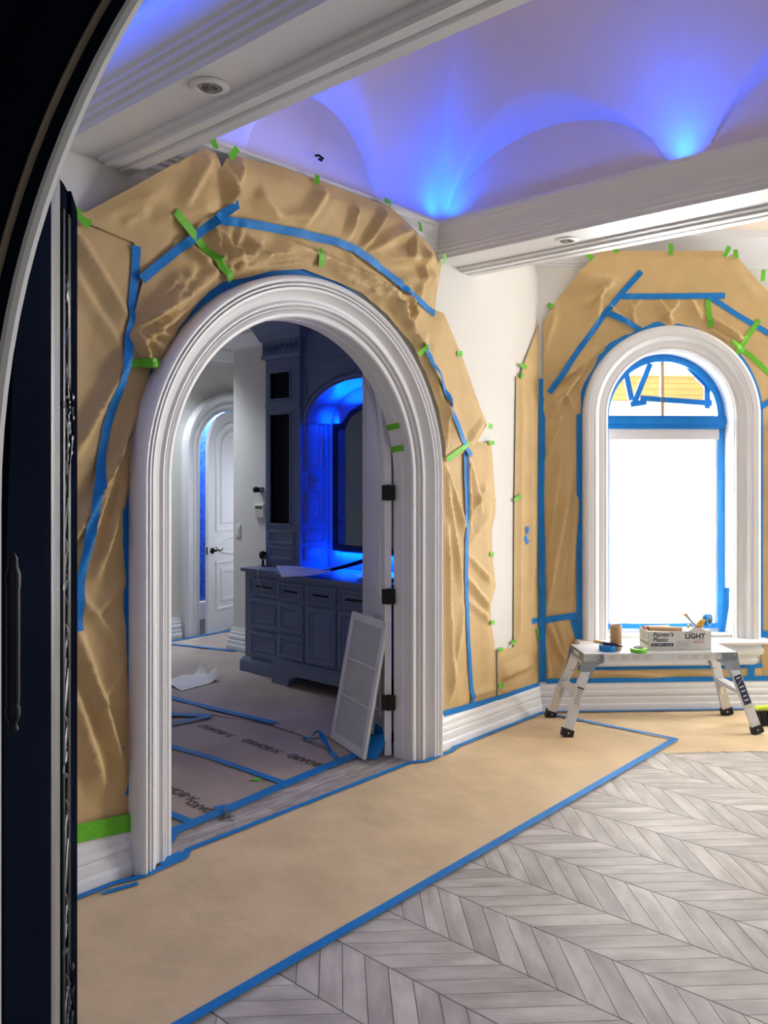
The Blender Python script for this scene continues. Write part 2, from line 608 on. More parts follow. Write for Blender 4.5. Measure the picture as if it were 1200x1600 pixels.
def plank_mesh(sgn):
    g = .0017
    x0, x1 = g, .2865-g
    pts = [(x0, 0), (x1, sgn*(x1-x0)), (x1, sgn*(x1-x0)-.1145+2*g), (x0, -.1145+2*g)]
    if sgn > 0:
        pts = pts[::-1]
    b = .0015
    cx = sum(p[0] for p in pts)/4; cy = sum(p[1] for p in pts)/4
    ins = [(p[0]+(b if p[0] < cx else -b), p[1]+(b if p[1] < cy else -b)*.6) for p in pts]
    mb = MB()
    mb.add([(p[0], p[1], -.006) for p in pts]+[(p[0], p[1], -.0016) for p in pts]+[(p[0], p[1], 0) for p in ins],
           [(0, 1, 5, 4), (1, 2, 6, 5), (2, 3, 7, 6), (3, 0, 4, 7), (4, 5, 9, 8), (5, 6, 10, 9), (6, 7, 11, 10), (7, 4, 8, 11), (8, 9, 10, 11)])
    # turn so that local Y runs along the plank: keep the shape, store in plank axes
    an = math.atan2(sgn, 1)
    mb.v = [Matrix.Rotation(PI/2-an, 3, 'Z') @ p for p in mb.v]
    me = bpy.data.meshes.new('plank')
    me.from_pydata([tuple(p) for p in mb.v], [], mb.f)
    me.materials.append(M['plank'])
    return me, -(PI/2-an)


PM = {s: plank_mesh(s) for s in (1, -1)}
cand = []
for k in range(-8, 17):
    x0 = 2.815 + .2865*k
    sgn = -1 if k % 2 == 0 else 1
    for j in range(-50, 30):
        y0 = -1.812 + .1145*j + (0 if sgn < 0 else -.27)
        yc = y0+sgn*.143-.06; xc = x0+.143
        d = Vector((xc, yc+3.33, 0))
        dep = d.dot(FWD); lat = d.dot(RGT)
        if yc > -.84 or dep < .7 or dep > 6.5:
            continue
        if xc > 4.9 and (xc-5.37)*R2+yc*R2 > -.80:
            continue
        px = 600+F_PX*lat/dep; py = HOR+F_PX*1.75/dep
        if -200 < px < 2100 and py < 2900:
            seen = px < 1330 and py < 1680
            cand.append((dep if seen else 100+dep, x0, y0, sgn))
cand.sort()
NS = min(300, sum(1 for c in cand if c[0] < 100))
for i, (dep, x0, y0, sgn) in enumerate(cand[:NS]):
    me, rz = PM[sgn]
    o = bpy.data.objects.new('plank', me)
    COL.objects.link(o)
    o.location = (x0, y0, 0); o.rotation_euler = (0, 0, rz); o.parent = floor
if len(cand) > NS:
    mb = MB()
    for dep, x0, y0, sgn in cand[NS:]:
        me, rz = PM[sgn]
        mx = Matrix.Translation((x0, y0, 0)) @ Matrix.Rotation(rz, 4, 'Z')
        mb.add([mx @ v.co for v in me.vertices], [tuple(p.vertices) for p in me.polygons])
    o = obj('planks', mb, 'plank', floor, smooth=False); o['kind'] = 'stuff'

# threshold boards in the arch
k = 0
for row, (y0, y1) in enumerate(((-.035, .04), (.042, .118), (.12, .21), (.212, .30))):
    x = 2.0 - [0, .35, .15, .5][row]
    while x < 4.15:
        xa, xb = max(x, 2.13), min(x+.62, 4.15)
        x += .622
        if xb-xa < .05:
            continue
        mb = MB().box(FG, xa, xb-.002, y0, y1, -.006, .0015)
        obj('threshold_board', mb, 'plank2', floor, smooth=False)

# arch wall
hole = arch_pts(C1, R1+.06, SP1, -.05)
outer = [(.4, -.05), (WX, -.05), (WX, 3.7), (.4, 3.7)]
mb = plate(FA, outer, [hole], 0, -.14)
wall_left = struct(obj('wall_left', mb, 'wall', smooth=False), 'white painted wall around the large arched opening')
# lunette in the upper zone of the same wall belongs to the vault

# window wall
hole = arch_pts(C2, RW+.06, SP2, .55)
mb = plate(FW, [(0, -.05), (2.5, -.05), (2.5, 3.7), (0, 3.7)], [hole], 0, -.2)
struct(obj('wall_back', mb, 'wall', smooth=False), 'white painted bay wall around the arched window')

# bay ceiling, cove crown of the bay
mb = MB().prism(lambda u, d, z: Vector((u, z, d)), [(4.3, .02), (5.5, .02), (7.25, -1.75), (7.25, -4.5), (4.3, -4.5)], 3.55, 3.6)
struct(obj('ceiling_bay', mb, 'ceil', smooth=False), 'flat cream ceiling of the window bay')


def sweep(mb, fr, u0, u1, prof, m0=0, m1=0):
    """straight moulding; m0/m1 mitre: u shifts by m*d"""
    return mb.grid([[fr(u0+m0*d, d, z), fr(u1+m1*d, d, z)] for d, z in prof])


cove = [(0, 3.3), (.006, 3.3), (.008, 3.315), (.014, 3.32), (.024, 3.38), (.05, 3.44), (.1, 3.49), (.13, 3.505), (.135, 3.53), (.145, 3.55)]
struct(obj('trim_1', sweep(sweep(MB(), FW, 0, 2.5, cove, .414, 0), FA, 4.6, WX, cove, 0, -.414), 'trim'), 'white crown moulding round the bay ceiling')

# baseboards (three stacked mouldings)
BBP = [(0, .215), (.012, .215), (.016, .205), (.017, .19), (.024, .178), (.026, .172), (.026, .15), (.034, .142), (.038, .13), (.038, .118), (.03, .108), (.034, .1), (.044, .094), (.046, .06), (.052, .052), (.054, .046), (.054, 0)]
struct(obj('baseboard_left', sweep(sweep(MB(), FA, .6, C1-R1-.2, BBP, 0, 0), FA, C1+R1+.2, WX, BBP, 0, -.414), 'trim', angle=20), 'tall white stepped baseboard along the arch wall')
struct(obj('baseboard_back', sweep(MB(), FW, 0, 2.5, BBP, .414, 0), 'trim', angle=20), 'tall white stepped baseboard under the bay window')

# arch casing, jamb
CASP = [(.012, .0), (.001, .004), (0, .024), (.006, .034), (.02, .038), (.034, .034), (.039, .026), (.043, .048), (.05, .054), (.054, .04), (.058, .04), (.062, .064), (.07, .066), (.085, .058), (.1, .06), (.118, .074), (.13, .092), (.134, .1), (.146, .104), (.149, .084), (.153, .084), (.156, .106), (.164, .108), (.167, .086), (.171, .086), (.175, .108), (.188, .116), (.2, .11), (.207, .098), (.21, .09), (.21, 0)]
struct(obj('trim_2', arch_sweep(MB(), FA, C1, R1, SP1, 0, CASP, 72), 'trim', angle=22), 'white moulded casing of the large arch')
JP = [(.003, .006), (.003, -.045), (.0, -.05), (.0, -.12), (.03, -.121)]
struct(obj('trim_3', arch_sweep(MB(), FA, C1, R1, SP1, 0, JP, 72), 'trim', angle=22), 'white arched jamb and door stop inside the large arch')
CASB = [(.1, 0), (.1, .02), (.13, .03), (.17, .03), (.2, .035), (.21, 0)]
struct(obj('trim_4', arch_sweep(MB(), FB, C1, R1, SP1, 0, CASB, 48), 'trim', angle=22), 'white casing on the inner side of the large arch')

# beams: crown on the camera side, flat soffit, stepped moulding on the far side
BP = [(-.15, 3.305), (-.15, 3.285), (-.138, 3.275), (-.132, 3.262), (-.115, 3.25), (-.095, 3.228), (-.08, 3.2), (-.066, 3.19), (-.064, 3.178), (-.05, 3.172), (-.046, 3.156), (-.03, 3.15), (-.026, 3.136), (-.008, 3.13), (-.004, 3.115), (0, 3.11)]


def beam(name, x0, flat, mold, y0, y1, label, top=3.3):
    xs = x0+flat
    pr = [(x0+a, z) for a, z in BP] + [(xs, 3.11), (xs+.002, 3.098), (xs+mold*.2, 3.094), (xs+mold*.24, 3.082), (xs+mold*.5, 3.08), (xs+mold*.55, 3.092), (xs+mold*.62, 3.092), (xs+mold*.66, 3.078), (xs+mold*.95, 3.075), (xs+mold, 3.084), (xs+mold, 3.29)]
    pr += [(xs+mold+.0, top), (x0, top), (x0, 3.28)]
    mb = MB().grid([[Vector((x, y, z)) for x, z in pr] for y in (y0, y1)], closed_v=True)
    n = len(pr)
    mb.f.append(tuple(range(n))); mb.f.append(tuple(range(2*n-1, n-1, -1)))
    return struct(obj(name, mb, 'trim', angle=25), label)


beam('trim_5', 1.69, .18, .165, 0.0, -4.5, 'white ceiling beam with a round downlight, left of the vault')
beam('trim_6', 4.20, .235, .16, 0.0, -4.5, 'white moulded ceiling beam between vault and window bay')
struct(obj('trim_14', MB().box(FG, 4.45, 4.595, -4.5, 0, 3.29, 3.6), 'trim', smooth=False), 'upper face of the beam towards the window bay')
WCP = [(d, z) for d, z in [(0, 3.1), (.008, 3.115), (.026, 3.13), (.03, 3.15), (.046, 3.156), (.05, 3.172), (.064, 3.178), (.066, 3.19), (.08, 3.2), (.095, 3.228), (.115, 3.25), (.132, 3.262), (.138, 3.275), (.15, 3.285), (.15, 3.30), (.14, 3.302), (.13, 3.28), (0, 3.28)]]
struct(obj('trim_7', sweep(MB(), FA, 2.03, 4.2, WCP, 0, -1.0), 'trim', angle=25), 'white crown moulding over the large arch under the vault')
struct(obj('trim_8', sweep(MB(), FA, .4, 1.69, WCP, 0, -1.0), 'trim', angle=25), 'white crown moulding left of the ceiling beam')

# vault with lunettes
VX0, VX1, VY0, VY1, VZ = 2.035, 4.236, -4.0, -.006, 3.28


def ell(t, D=1.1):
    t = max(0, min(t/D, 1))
    return math.sqrt(1-(1-t)**2)


def vault_z(x, y):
    dx = min(x-VX0, VX1-x); dy = min(VY1-y, y-VY0)
    mz = .92*min(ell(dx), ell(dy))
    best = mz
    for cy in (-.78, -2.44, -4.0):
        hw = .73
        t = abs(y-cy)/hw
        if t < 1:
            s = min(dx, .9)
            best = max(best, math.sqrt(1-t*t)*(.47+.45*s))
    t = abs(x-(VX0+VX1)/2)/(.47+.22*min(dy, .5))
    if t < 1:
        best = max(best, math.sqrt(1-t*t)*(.5+.4*min(dy, .9)))
    return VZ+best


def vault(name, x0, x1, y0, y1, label, nx=110, ny=150):
    mb = MB()
    rows = []
    for i in range(nx+1):
        a = i/nx
        x = x0+(x1-x0)*(.5-.5*math.cos(PI*a))
        rows.append([Vector((x, y0+(y1-y0)*j/ny, 0)) for j in range(ny+1)])
    for r in rows:
        for p in r:
            p.z = vault_z(p.x-x0+VX0, p.y)
    mb.grid(rows)
    for edge in ([r[-1] for r in rows], rows[0], rows[-1]):
        mb.grid([edge, [Vector((p.x, p.y, VZ-.02)) for p in edge]])
    return struct(obj(name, mb, 'ceil', angle=38), label)


vault('ceiling_vault', VX0, VX1, VY0, VY1, 'cream groin vaulted ceiling washed with blue light')
vault('ceiling_vault_far', VX0-2.51, VX1-2.51, VY0, VY1, 'blue lit vaulted ceiling beyond the ceiling beam', 40, 50)

# recessed downlights
for (x, y, lab) in ((1.785, -.91, 'round white recessed downlight with clear lens on the left ceiling beam'), (4.335, -.86, 'small pale recessed downlight on the beam near the window bay')):
    t = thing('downlight', lab, 'ceiling light', (x, y, ZC))
    obj('trim_ring', MB().lathe((x, y, ZC), (0, 0, -1), [(.068, 0), (.07, .004), (.06, .009), (.045, .01), (.042, .002), (.035, .001)], 28, cap=False), 'plastic', t)
    obj('reflector', MB().lathe((x, y, ZC), (0, 0, -1), [(.043, .003), (.04, .008), (.02, .009), (.001, .0095)], 24, cap=False), 'lens', t)
    mb = MB()
    for q in range(8):
        a = q*PI/4
        mb.tube([(x+math.cos(a)*.008, y+math.sin(a)*.008, ZC-.01), (x+math.cos(a)*.03, y+math.sin(a)*.03, ZC-.01)], .003, 5)
    obj('lamp_grille', mb, 'grille_sheen', t)

# small wire poking from the lunette
tag(obj('wire_stub', MB().tube([(3.15, .01, 3.48), (3.15, -.03, 3.475), (3.165, -.05, 3.455), (3.15, -.055, 3.44), (3.14, -.04, 3.45)], .007, 6), 'bronze'), 'short dark wire stub poking out of the blue lit lunette', 'wire')

# ================================================================== WINDOW
w1 = sroot('window_1', 'tall arched bay window with taped frame and a bright lower pane', FW(C2, 0, .53))
CW = [(.01, .0), (.001, .004), (0, .03), (.008, .036), (.012, .046), (.022, .05), (.03, .046), (.034, .052), (.05, .056), (.075, .056), (.088, .066), (.1, .08), (.112, .084), (.12, .08), (.126, .086), (.165, .088), (.18, .08), (.188, .07), (.19, .05), (.19, 0)]
obj('casing', arch_sweep(MB(), FW, C2, RW, SP2, .53, CW, 56), 'trim', w1, angle=22)
obj('reveal', arch_sweep(MB(), FW, C2, RW, SP2, .53, [(0, 0), (0, -.17), (.05, -.17)], 48), 'trim', w1)
# sash: lower frame, transom, arched frame
mb = MB()
D0, D1 = -.17, -.115
for u0, u1, z0, z1 in ((C2-RW, C2-RW+.05, .53, 2.1), (C2+RW-.05, C2+RW, .53, 2.1)):
    mb.box(FW, u0, u1, D0, D1, z0, z1)
obj('sash_stile', mb, 'blue', w1, smooth=False)
mb = MB().box(FW, C2-RW+.05, C2+RW-.05, D0, D1+.01, 2.02, 2.1).box(FW, C2-RW+.05, C2+RW-.05, D0, D1, .53, .59)
for u in (C2-RW+.05, C2+RW-.075):
    mb.box(FW, u, u+.025, D0, D1-.01, .59, 2.02)
obj('sash_rail', mb, 'trim', w1, smooth=False)
mb = MB().box(FW, C2-RW, C2+RW, D0, D1+.02, 2.1, 2.2).box(FW, C2-RW, C2+RW, D0, D1+.035, 2.135, 2.18)
o = obj('transom_bar', mb, 'blue', w1, smooth=False); o['label'] = 'transom covered in blue masking tape'
mb = MB().grid([[FW(C2+r*math.cos(a), d, SP2+r*math.sin(a)) for a in [PI*i/40 for i in range(41)]] for r, d in ((RW, D1), (RW-.055, D1), (RW-.055, D0), (RW, D0))])
o = obj('fanlight_frame', mb, 'blue', w1); o['label'] = 'arched frame covered in blue masking tape'
obj('muntin', MB().box(FW, C2-.012, C2+.012, D0+.005, D1-.02, 2.2, SP2+RW-.05), 'card', w1, smooth=False)
obj('film_pane', MB().box(FW, C2-RW+.05, C2+RW-.05, -.15, -.147, .59, 2.02), 'film', w1, smooth=False)
fan = [(C2+(RW-.05)*math.cos(PI*i/30), SP2+(RW-.05)*math.sin(PI*i/30)) for i in range(31)]
obj('fanlight_pane', MB().prism(FW, fan, -.152, -.148), 'glass', w1, smooth=False)


def wf(px, py): return ww(px, py, -.14)


for pts in ([(977, 578), (987, 625)], [(1016, 568), (990, 632)], [(985, 632), (1010, 628)], [(1000, 622), (1112, 630)], [(1069, 567), (1108, 606)], [(1105, 604), (1105, 638)]):
    tape(lambda u, d, z: FW(u, d-.142, z), [wf(*p) for p in pts], .042, FLAT, 'blue', w1)
o = obj('paper_scrap', MB().prism(FW, [wf(*p) for p in ((1074, 565), (1110, 590), (1112, 602), (1100, 598))], -.146, -.144), 'kraft', w1, smooth=False)
o = obj('paper_scrap', MB().prism(FW, [wf(*p) for p in ((980, 580), (1002, 560), (1000, 566), (985, 582))], -.146, -.144), 'kraft', w1, smooth=False)
tape(lambda u, d, z: FW(u, d-.11, z), [(C2-RW+.03, .6), (C2-RW+.14, .605), (C2-.1, .6), (C2+RW, .6)], .04, FLAT, 'blue', w1)
tape(lambda u, d, z: FW(u, d-.02, z), [(C2+RW-.06, .6), (C2+RW-.035, .75), (C2+RW-.03, .9)], .04, FLAT, 'blue', w1)
# stool and apron
mb = MB()
ST = [(-.02, .53), (.115, .53), (.13, .524), (.138, .512), (.132, .5), (.118, .495), (-.0, .495)]
sweep(mb, FW, C2-RW-.24, C2+RW+.24, ST)
for u in (C2-RW-.24, C2+RW+.24):
    mb.add([FW(u, d, z) for d, z in ST], [tuple(range(len(ST)))])
obj('stool', mb, 'trim', w1, angle=40)
mb = MB()
AP = [(0, .495), (.085, .495), (.09, .47), (.1, .45), (.095, .42), (.075, .405), (.06, .4), (.06, .385), (.07, .37), (.065, .345), (.045, .33), (0, .33)]
for k, (d, z) in enumerate(AP):
    pass
rows = [[FW(C2-RW-.19+.09-d, d, z), FW(C2+RW+.19-.09+d, d, z)] for d, z in AP]
mb.grid(rows)
for k in (0, 1):
    mb.add([r[k] for r in rows], [tuple(range(len(rows)))])
obj('apron', mb, 'trim', w1, angle=30)

# neighbouring house seen through the fanlight
hb = thing('neighbour_house', 'cream stone and orange brick house outside the fanlight', 'house', FW(2.5, -4, 0))
obj('stone_base', MB().box(FW, -1.5, 5, -4.6, -4.0, 0, 2.66), 'stone', hb, smooth=False)
obj('brick_band', MB().box(FW, -1.5, 5, -4.6, -4.04, 2.66, 2.97), 'brick', hb, smooth=False)
obj('stone_cornice', MB().box(FW, -1.5, 5, -4.6, -3.98, 2.97, 5.2), 'stone', hb, smooth=False)
for i in range(4):
    zz = 2.67+i*.073
    obj('brick_course', MB().box(FW, -1.5, 5, -4.1, -4.03, zz, zz+.063), 'brick', hb, smooth=False)
# ================================================================== MASKING PAPER ON THE ARCH WALL
def W_(pts, y=-.012): return [wa(*p, y) for p in pts]


def foldpx(rel, conv, lst):
    for x0, y0, x1, y1, w, h in lst:
        rel.fold(conv(x0, y0), conv(x1, y1), w, h)
    return rel


BT, GT = 'blue masking tape', 'green masking tape'


def btape(fr, pts, rel, par, w=.038): return tape(fr, pts, w, rel, 'blue', par, 'tape_strip', label='strip of '+BT)
def gtape(fr, pts, rel, par, w=.032): return tape(fr, pts, w, rel, 'green', par, 'tape_tab', label='tab of '+GT)


# sheet left of the arch
s1 = thing('masking_paper', 'tall creased brown masking paper hanging left of the large arch, beside the black door', 'masking paper', (1.75, 0, .3), 'brown masking paper sheets')
r1 = Relief(.008, .004, 5, 1)
foldpx(r1, wa, [(207, 545, 112, 715, .07, .05), (216, 640, 112, 850, .045, .05), (190, 700, 118, 900, .05, .045), (232, 655, 150, 900, .055, .05), (108, 350, 203, 505, .075, .035), (108, 420, 190, 545, .06, .015),
                (118, 985, 196, 1215, .075, .055), (112, 1080, 160, 1225, .09, .045), (198, 1030, 150, 1110, .04, .02), (203, 900, 150, 960, .05, .025), (200, 1060, 203, 1200, .03, .02), (125, 930, 190, 1010, .05, .02)])
p = W_([(60, 352), (112, 345), (205, 372), (222, 385), (222, 440), (214, 500), (206, 540), (240, 572), (225, 640), (206, 720), (196, 850), (198, 1000), (203, 1150), (206, 1284), (118, 1308), (60, 1325)])
sheet('paper_sheet', FA, p, r1, 'kraft', s1, edge0=.12)
btape(FA, W_([(211, 385), (209, 430), (203, 500), (193, 560), (180, 620), (165, 670), (150, 750), (135, 830), (124, 890), (120, 985)]), r1, s1, .042)
gtape(FA, W_([(60, 1320), (118, 1301), (208, 1282)]), lambda u, z: .022, s1, .078)
gtape(FA, W_([(104, 323), (120, 335), (138, 353)]), lambda u, z: .02, s1, .045)

# upper band over the arch
s2 = thing('masking_paper', 'wide brown masking paper taped to the crown moulding above the large arch', 'masking paper', (3.1, 0, 2.9), 'brown masking paper sheets')
r2 = Relief(.02, .006, 4.5, 2)
r2.ramp = (2.8, 3.22, .155)
wa2 = ramped(wa, r2.ramp, -1)
foldpx(r2, wa2, [(338, 236, 360, 335, .05, .05), (325, 240, 285, 320, .07, .03), (375, 250, 352, 320, .06, .04), (470, 352, 505, 296, .08, .03), (562, 388, 600, 322, .05, .05), (575, 390, 645, 358, .07, .055), (585, 405, 684, 408, .08, .05),
                (540, 372, 552, 325, .06, .04), (610, 440, 684, 438, .07, .045), (630, 410, 650, 362, .05, .04), (150, 340, 250, 300, .1, .015), (240, 345, 330, 330, .07, .02), (400, 300, 430, 340, .08, .03), (420, 345, 470, 340, .05, .02), (190, 350, 230, 330, .05, .015), (655, 470, 660, 380, .06, .04)])
p = [wa2(*q) for q in ([(108, 338), (135, 331), (200, 296), (270, 257), (318, 233), (334, 239), (343, 262), (352, 248), (372, 246), (440, 262), (500, 284), (560, 307), (592, 318), (606, 322), (648, 362), (672, 386), (688, 413), (684, 440), (680, 470), (677, 494), (600, 434), (540, 394), (460, 372), (340, 354), (300, 374), (217, 443), (208, 380)])]
sheet('paper_sheet', FA, p, r2, 'kraft', s2, .0145, .1)
for q in ([(325, 216), (328, 236)], [(364, 234), (350, 251)], [(491, 275), (489, 289)], [(648, 349), (647, 364)], [(686, 399), (685, 414)], [(594, 314), (606, 322)]):
    gtape(FA, [wa2(*k) for k in q], lambda u, z: r2(u, z)+.004, s2)

# crumpled band hugging the arch
s3 = thing('masking_paper', 'crumpled brown masking paper band hugging the top and right of the large arch casing', 'masking paper', (3.1, 0, 2.8), 'brown masking paper sheets')
r3 = Relief(.026, .006, 6, 3)
r3.ramp = r2.ramp
r23 = lambda u, z: max(r2(u, z), r3(u, z))
foldpx(r3, wa2, [(207, 512, 330, 436, .055, .06), (218, 535, 330, 452, .045, .05), (238, 558, 300, 482, .05, .05), (206, 515, 238, 590, .05, .04), (205, 520, 225, 570, .03, .04), (310, 408, 470, 398, .06, .05), (345, 428, 480, 412, .035, .05), (330, 352, 370, 420, .06, .04),
                (380, 372, 410, 410, .05, .035), (430, 372, 500, 402, .05, .04), (500, 400, 625, 468, .06, .06), (520, 428, 625, 485, .045, .05), (600, 460, 652, 545, .06, .06), (540, 396, 570, 440, .05, .04), (625, 455, 640, 500, .05, .06), (690, 612, 694, 705, .05, .05), (665, 575, 692, 650, .05, .05), (650, 530, 720, 690, .09, .03), (300, 420, 250, 480, .05, .03), (730, 690, 755, 660, .07, .03)])
r3.fan(wa(345, 442), .02, .42, 20, 150, 6, .05, .035).fan(wa(206, 512), .02, .35, -60, 55, 6, .04, .035)
r3.spot(wa(606, 492), .26, .035, 12).spot(wa(650, 545), .2, .035, 12).spot(wa(300, 468), .16, .03, 14).spot(wa(560, 455), .2, .03, 12)
p = [wa2(*q) for q in ([(222, 432), (300, 366), (345, 346), (460, 366), (540, 386), (600, 428), (680, 486), (690, 490), (720, 560), (757, 664), (743, 690), (730, 703), (693, 722), (692, 700), (682, 640), (661, 582), (640, 540), (600, 492), (560, 458), (520, 440), (470, 421), (420, 424), (385, 434), (345, 441), (320, 458), (303, 476), (275, 512), (258, 548), (238, 578), (190, 570), (203, 505)])]
sheet('paper_sheet', FA, p, r3, 'kraft', s3)
btape(FA, [wa2(*k) for k in [(216, 438), (290, 378), (335, 342), (361, 323)]], r23, s3, .042)
btape(FA, [wa2(*k) for k in [(338, 347), (400, 355), (460, 366), (520, 380), (550, 392), (600, 430), (673, 491)]], r23, s3, .042)
btape(FA, W_([(653, 542), (690, 625), (712, 680), (731, 712)]), r3, s3)
for q in ([(267, 333), (300, 374), (330, 410), (353, 441)], [(189, 567), (238, 570)], [(490, 391), (495, 419)], [(652, 538), (645, 556)], [(728, 692), (693, 719)]):
    gtape(FA, [wa2(*k) for k in q], r23, s3, .038)
for q in ([(710, 553), (718, 553)], [(755, 664), (763, 668)]):
    gtape(FA, W_(q), r3, s3, .035)
# blue tape ring along the casing (left leg and crown of the arch)
pa = [(C1-1.092, .34)] + [(C1+1.092*math.cos(a), SP1+1.092*math.sin(a)) for a in [PI*(1-i/60) for i in range(0, 42)]]
tape(FA, pa, .062, lambda u, z: .005, 'blue', s1, 'edge_tape', label='band of blue masking tape along the casing')

# right of the arch
s4 = thing('masking_paper', 'long sunlit brown masking paper hanging right of the large arch', 'masking paper', (4.5, 0, .3), 'brown masking paper sheets')
r4 = Relief(.008, .004, 6, 4)
foldpx(r4, wa, [(693, 722, 727, 830, .06, .035), (695, 745, 722, 920, .06, .03), (697, 820, 706, 1090, .07, .03), (700, 1100, 724, 950, .05, .02), (732, 850, 768, 800, .07, .02), (733, 870, 766, 905, .05, .025), (732, 905, 770, 955, .06, .03), (733, 940, 766, 968, .05, .02), (735, 720, 752, 800, .06, .02), (738, 800, 760, 760, .05, .02), (735, 1090, 774, 1075, .05, .02), (735, 830, 730, 700, .04, .03)])
p = W_([(688, 716), (729, 696), (735, 690), (768, 692), (771, 730), (775, 785), (775, 800), (769, 830), (770, 868), (775, 915), (766, 950), (768, 975), (773, 1005), (775, 1091), (740, 1100), (693, 1116), (686, 1118)])
sheet('paper_sheet', FA, p, r4, 'kraft', s4)
btape(FA, W_([(725, 704), (728, 800), (727, 900), (730, 1000), (738, 1101)]), r4, s4)
btape(FA, W_([(693, 1115), (778, 1091)]), lambda u, z: .014, s4, .04)
for q in ([(762, 692), (770, 692)], [(764, 866), (770, 866)], [(763, 972), (770, 972)]):
    gtape(FA, W_(q), r4, s4, .03)
r9 = lambda u, z: .008

# strip in the corner of the bay
s5 = thing('masking_paper', 'narrow brown masking paper strip on the arch wall ending at the bay corner', 'masking paper', (5.2, 0, .3), 'brown masking paper sheets')
r5 = Relief(.008, .003, 6, 5)
foldpx(r5, wa, [(816, 600, 812, 1000, .07, .016), (830, 620, 832, 960, .06, .018), (780, 1060, 830, 1038, .09, .03), (785, 1080, 800, 1078, .05, .02), (840, 600, 836, 900, .05, .012)])
p = W_([(807, 588), (846.5, 590), (846, 700), (845, 850), (844.5, 1000), (844, 1067), (778, 1091), (777, 1017), (803, 1011), (804, 800)])
p = [(min(u, WX-.008), z) for u, z in p]
sheet('paper_sheet', FA, p, r5, 'kraft', s5)
btape(FA, W_([(778, 1091), (843, 1069)]), lambda u, z: .014, s5, .04)
for q in ([(823.5, 823), (822.5, 834)], [(820, 838), (824, 849)]):
    btape(FA, W_(q), r5, s5)
for q in ([(802, 782), (811, 774)], [(777, 1015), (784, 1014)], [(798, 1005), (805, 1001)], [(778, 1072), (786, 1070)], [(839, 982), (841, 998)]):
    gtape(FA, W_(q), r5, s5, .028)
btape(FA, W_([(831, 971), (845, 968)]), r5, s5, .04)

# ================================================================== MASKING PAPER ON THE WINDOW WALL
def V_(pts, d=.012): return [ww(*p, d) for p in pts]


s6 = thing('masking_paper', 'creased brown masking paper hanging between the bay corner and the window casing', 'masking paper', FW(.2, 0, .3), 'brown masking paper sheets')
r6 = Relief(.008, .004, 6, 6)
foldpx(r6, ww, [(852, 715, 880, 650, .05, .04), (852, 960, 893, 740, .08, .05), (852, 880, 880, 700, .06, .035), (856, 970, 880, 1030, .05, .04), (870, 1060, 900, 985, .05, .02), (890, 960, 902, 780, .05, .03), (852, 1010, 858, 1060, .05, .02), (875, 970, 890, 1050, .06, .025)])
p = V_([(849, 640), (908, 636), (909, 800), (909, 1064), (848, 1066)])
p = [(max(u, .006), z) for u, z in p]
sheet('paper_sheet', FW, p, r6, 'kraft', s6)
btape(FW, [(.03, ww(850, 592)[1]), (.028, 2.2), (.02, 1.6), (.024, 1.0), (.03, .6), (.03, .22)], r6, s6, .048)
btape(FW, V_([(849, 969), (900, 961)]), r6, s6, .045)
btape(FW, V_([(893, 962), (904, 1003)]), r6, s6, .04)
gtape(FW, V_([(849, 641), (909, 637)]), r6, s6, .04)

s7 = thing('masking_paper', 'wide brown masking paper taped above the arched bay window', 'masking paper', FW(1.0, 0, 2.9), 'brown masking paper sheets')
r7 = Relief(.014, .003, 4, 7)
r7.ramp = (3.05, 3.38, .13)
ww2 = ramped(ww, r7.ramp, 1)
foldpx(r7, ww, [(852, 640, 905, 590, .05, .05), (860, 650, 890, 600, .04, .045), (870, 600, 940, 545, .05, .05), (880, 620, 925, 560, .035, .04), (895, 640, 880, 605, .04, .04), (950, 475, 985, 515, .05, .04), (985, 470, 990, 510, .04, .035), (1000, 470, 975, 505, .04, .03), (1030, 470, 1050, 505, .06, .045), (1060, 472, 1035, 500, .05, .035), (1080, 470, 1095, 500, .05, .03), (1110, 498, 1160, 530, .05, .06), (1110, 515, 1155, 545, .04, .05), (915, 480, 955, 445, .05, .035), (930, 500, 940, 450, .05, .035), (910, 540, 945, 470, .05, .03), (880, 430, 960, 440, .1, .02), (845, 560, 870, 480, .09, .03)])
arc = [(C2+.672*math.cos(a), SP2+.672*math.sin(a)) for a in [PI*i/36 for i in range(37)]]
p = [ww2(*q) for q in ([(849, 652), (848, 505), (862, 480), (905, 425), (935, 394), (958, 392), (1130, 392), (1133, 404), (1146, 396), (1175, 430), (1200, 455), (1245, 520), (1245, 640)])]
p = [(max(u, .004), z) for u, z in p] + [(C2+.672, 2.1)] + arc + [(C2-.672, 2.19)]
sheet('paper_sheet', FW, p, r7, 'kraft', s7)
p = W_([(812, 590), (817, 572), (836, 522), (846, 505), (846, 645), (815, 592)])
p = [(min(u, WX-.006), z) for u, z in p]
sheet('paper_flap', FA, p, Relief(.012, .003, 6, 9), 'kraft', s7)
for q in ([(995, 429), (945, 489), (905, 545), (858, 614)], [(966, 464), (1131, 463)], [(1108, 464), (1150, 492), (1205, 524)], [(945, 488), (1000, 516)], [(1188, 636), (1210, 622)]):
    btape(FW, V_(q), r7, s7, .042)
for q in ([(1105, 468), (1108, 512)], [(1185, 500), (1144, 560)], [(1140, 534), (1172, 556), (1210, 592)]):
    gtape(FW, V_(q), r7, s7, .04)
for q in ([(855, 476), (863, 480)], [(916, 398), (925, 406)], [(958, 388), (964, 396)], [(1047, 381), (1047, 399)], [(1138, 386), (1130, 402)], [(1147, 391), (1149, 404)], [(1191, 422), (1190, 440)]):
    gtape(FW, [ww2(*k) for k in q], lambda u, z: r7(u, z)+.004, s7, .034)
for q in ([(811, 570), (821, 574)], [(814, 582), (813, 592)]):
    gtape(FA, W_(q), lambda u, z: .02, s7, .03)
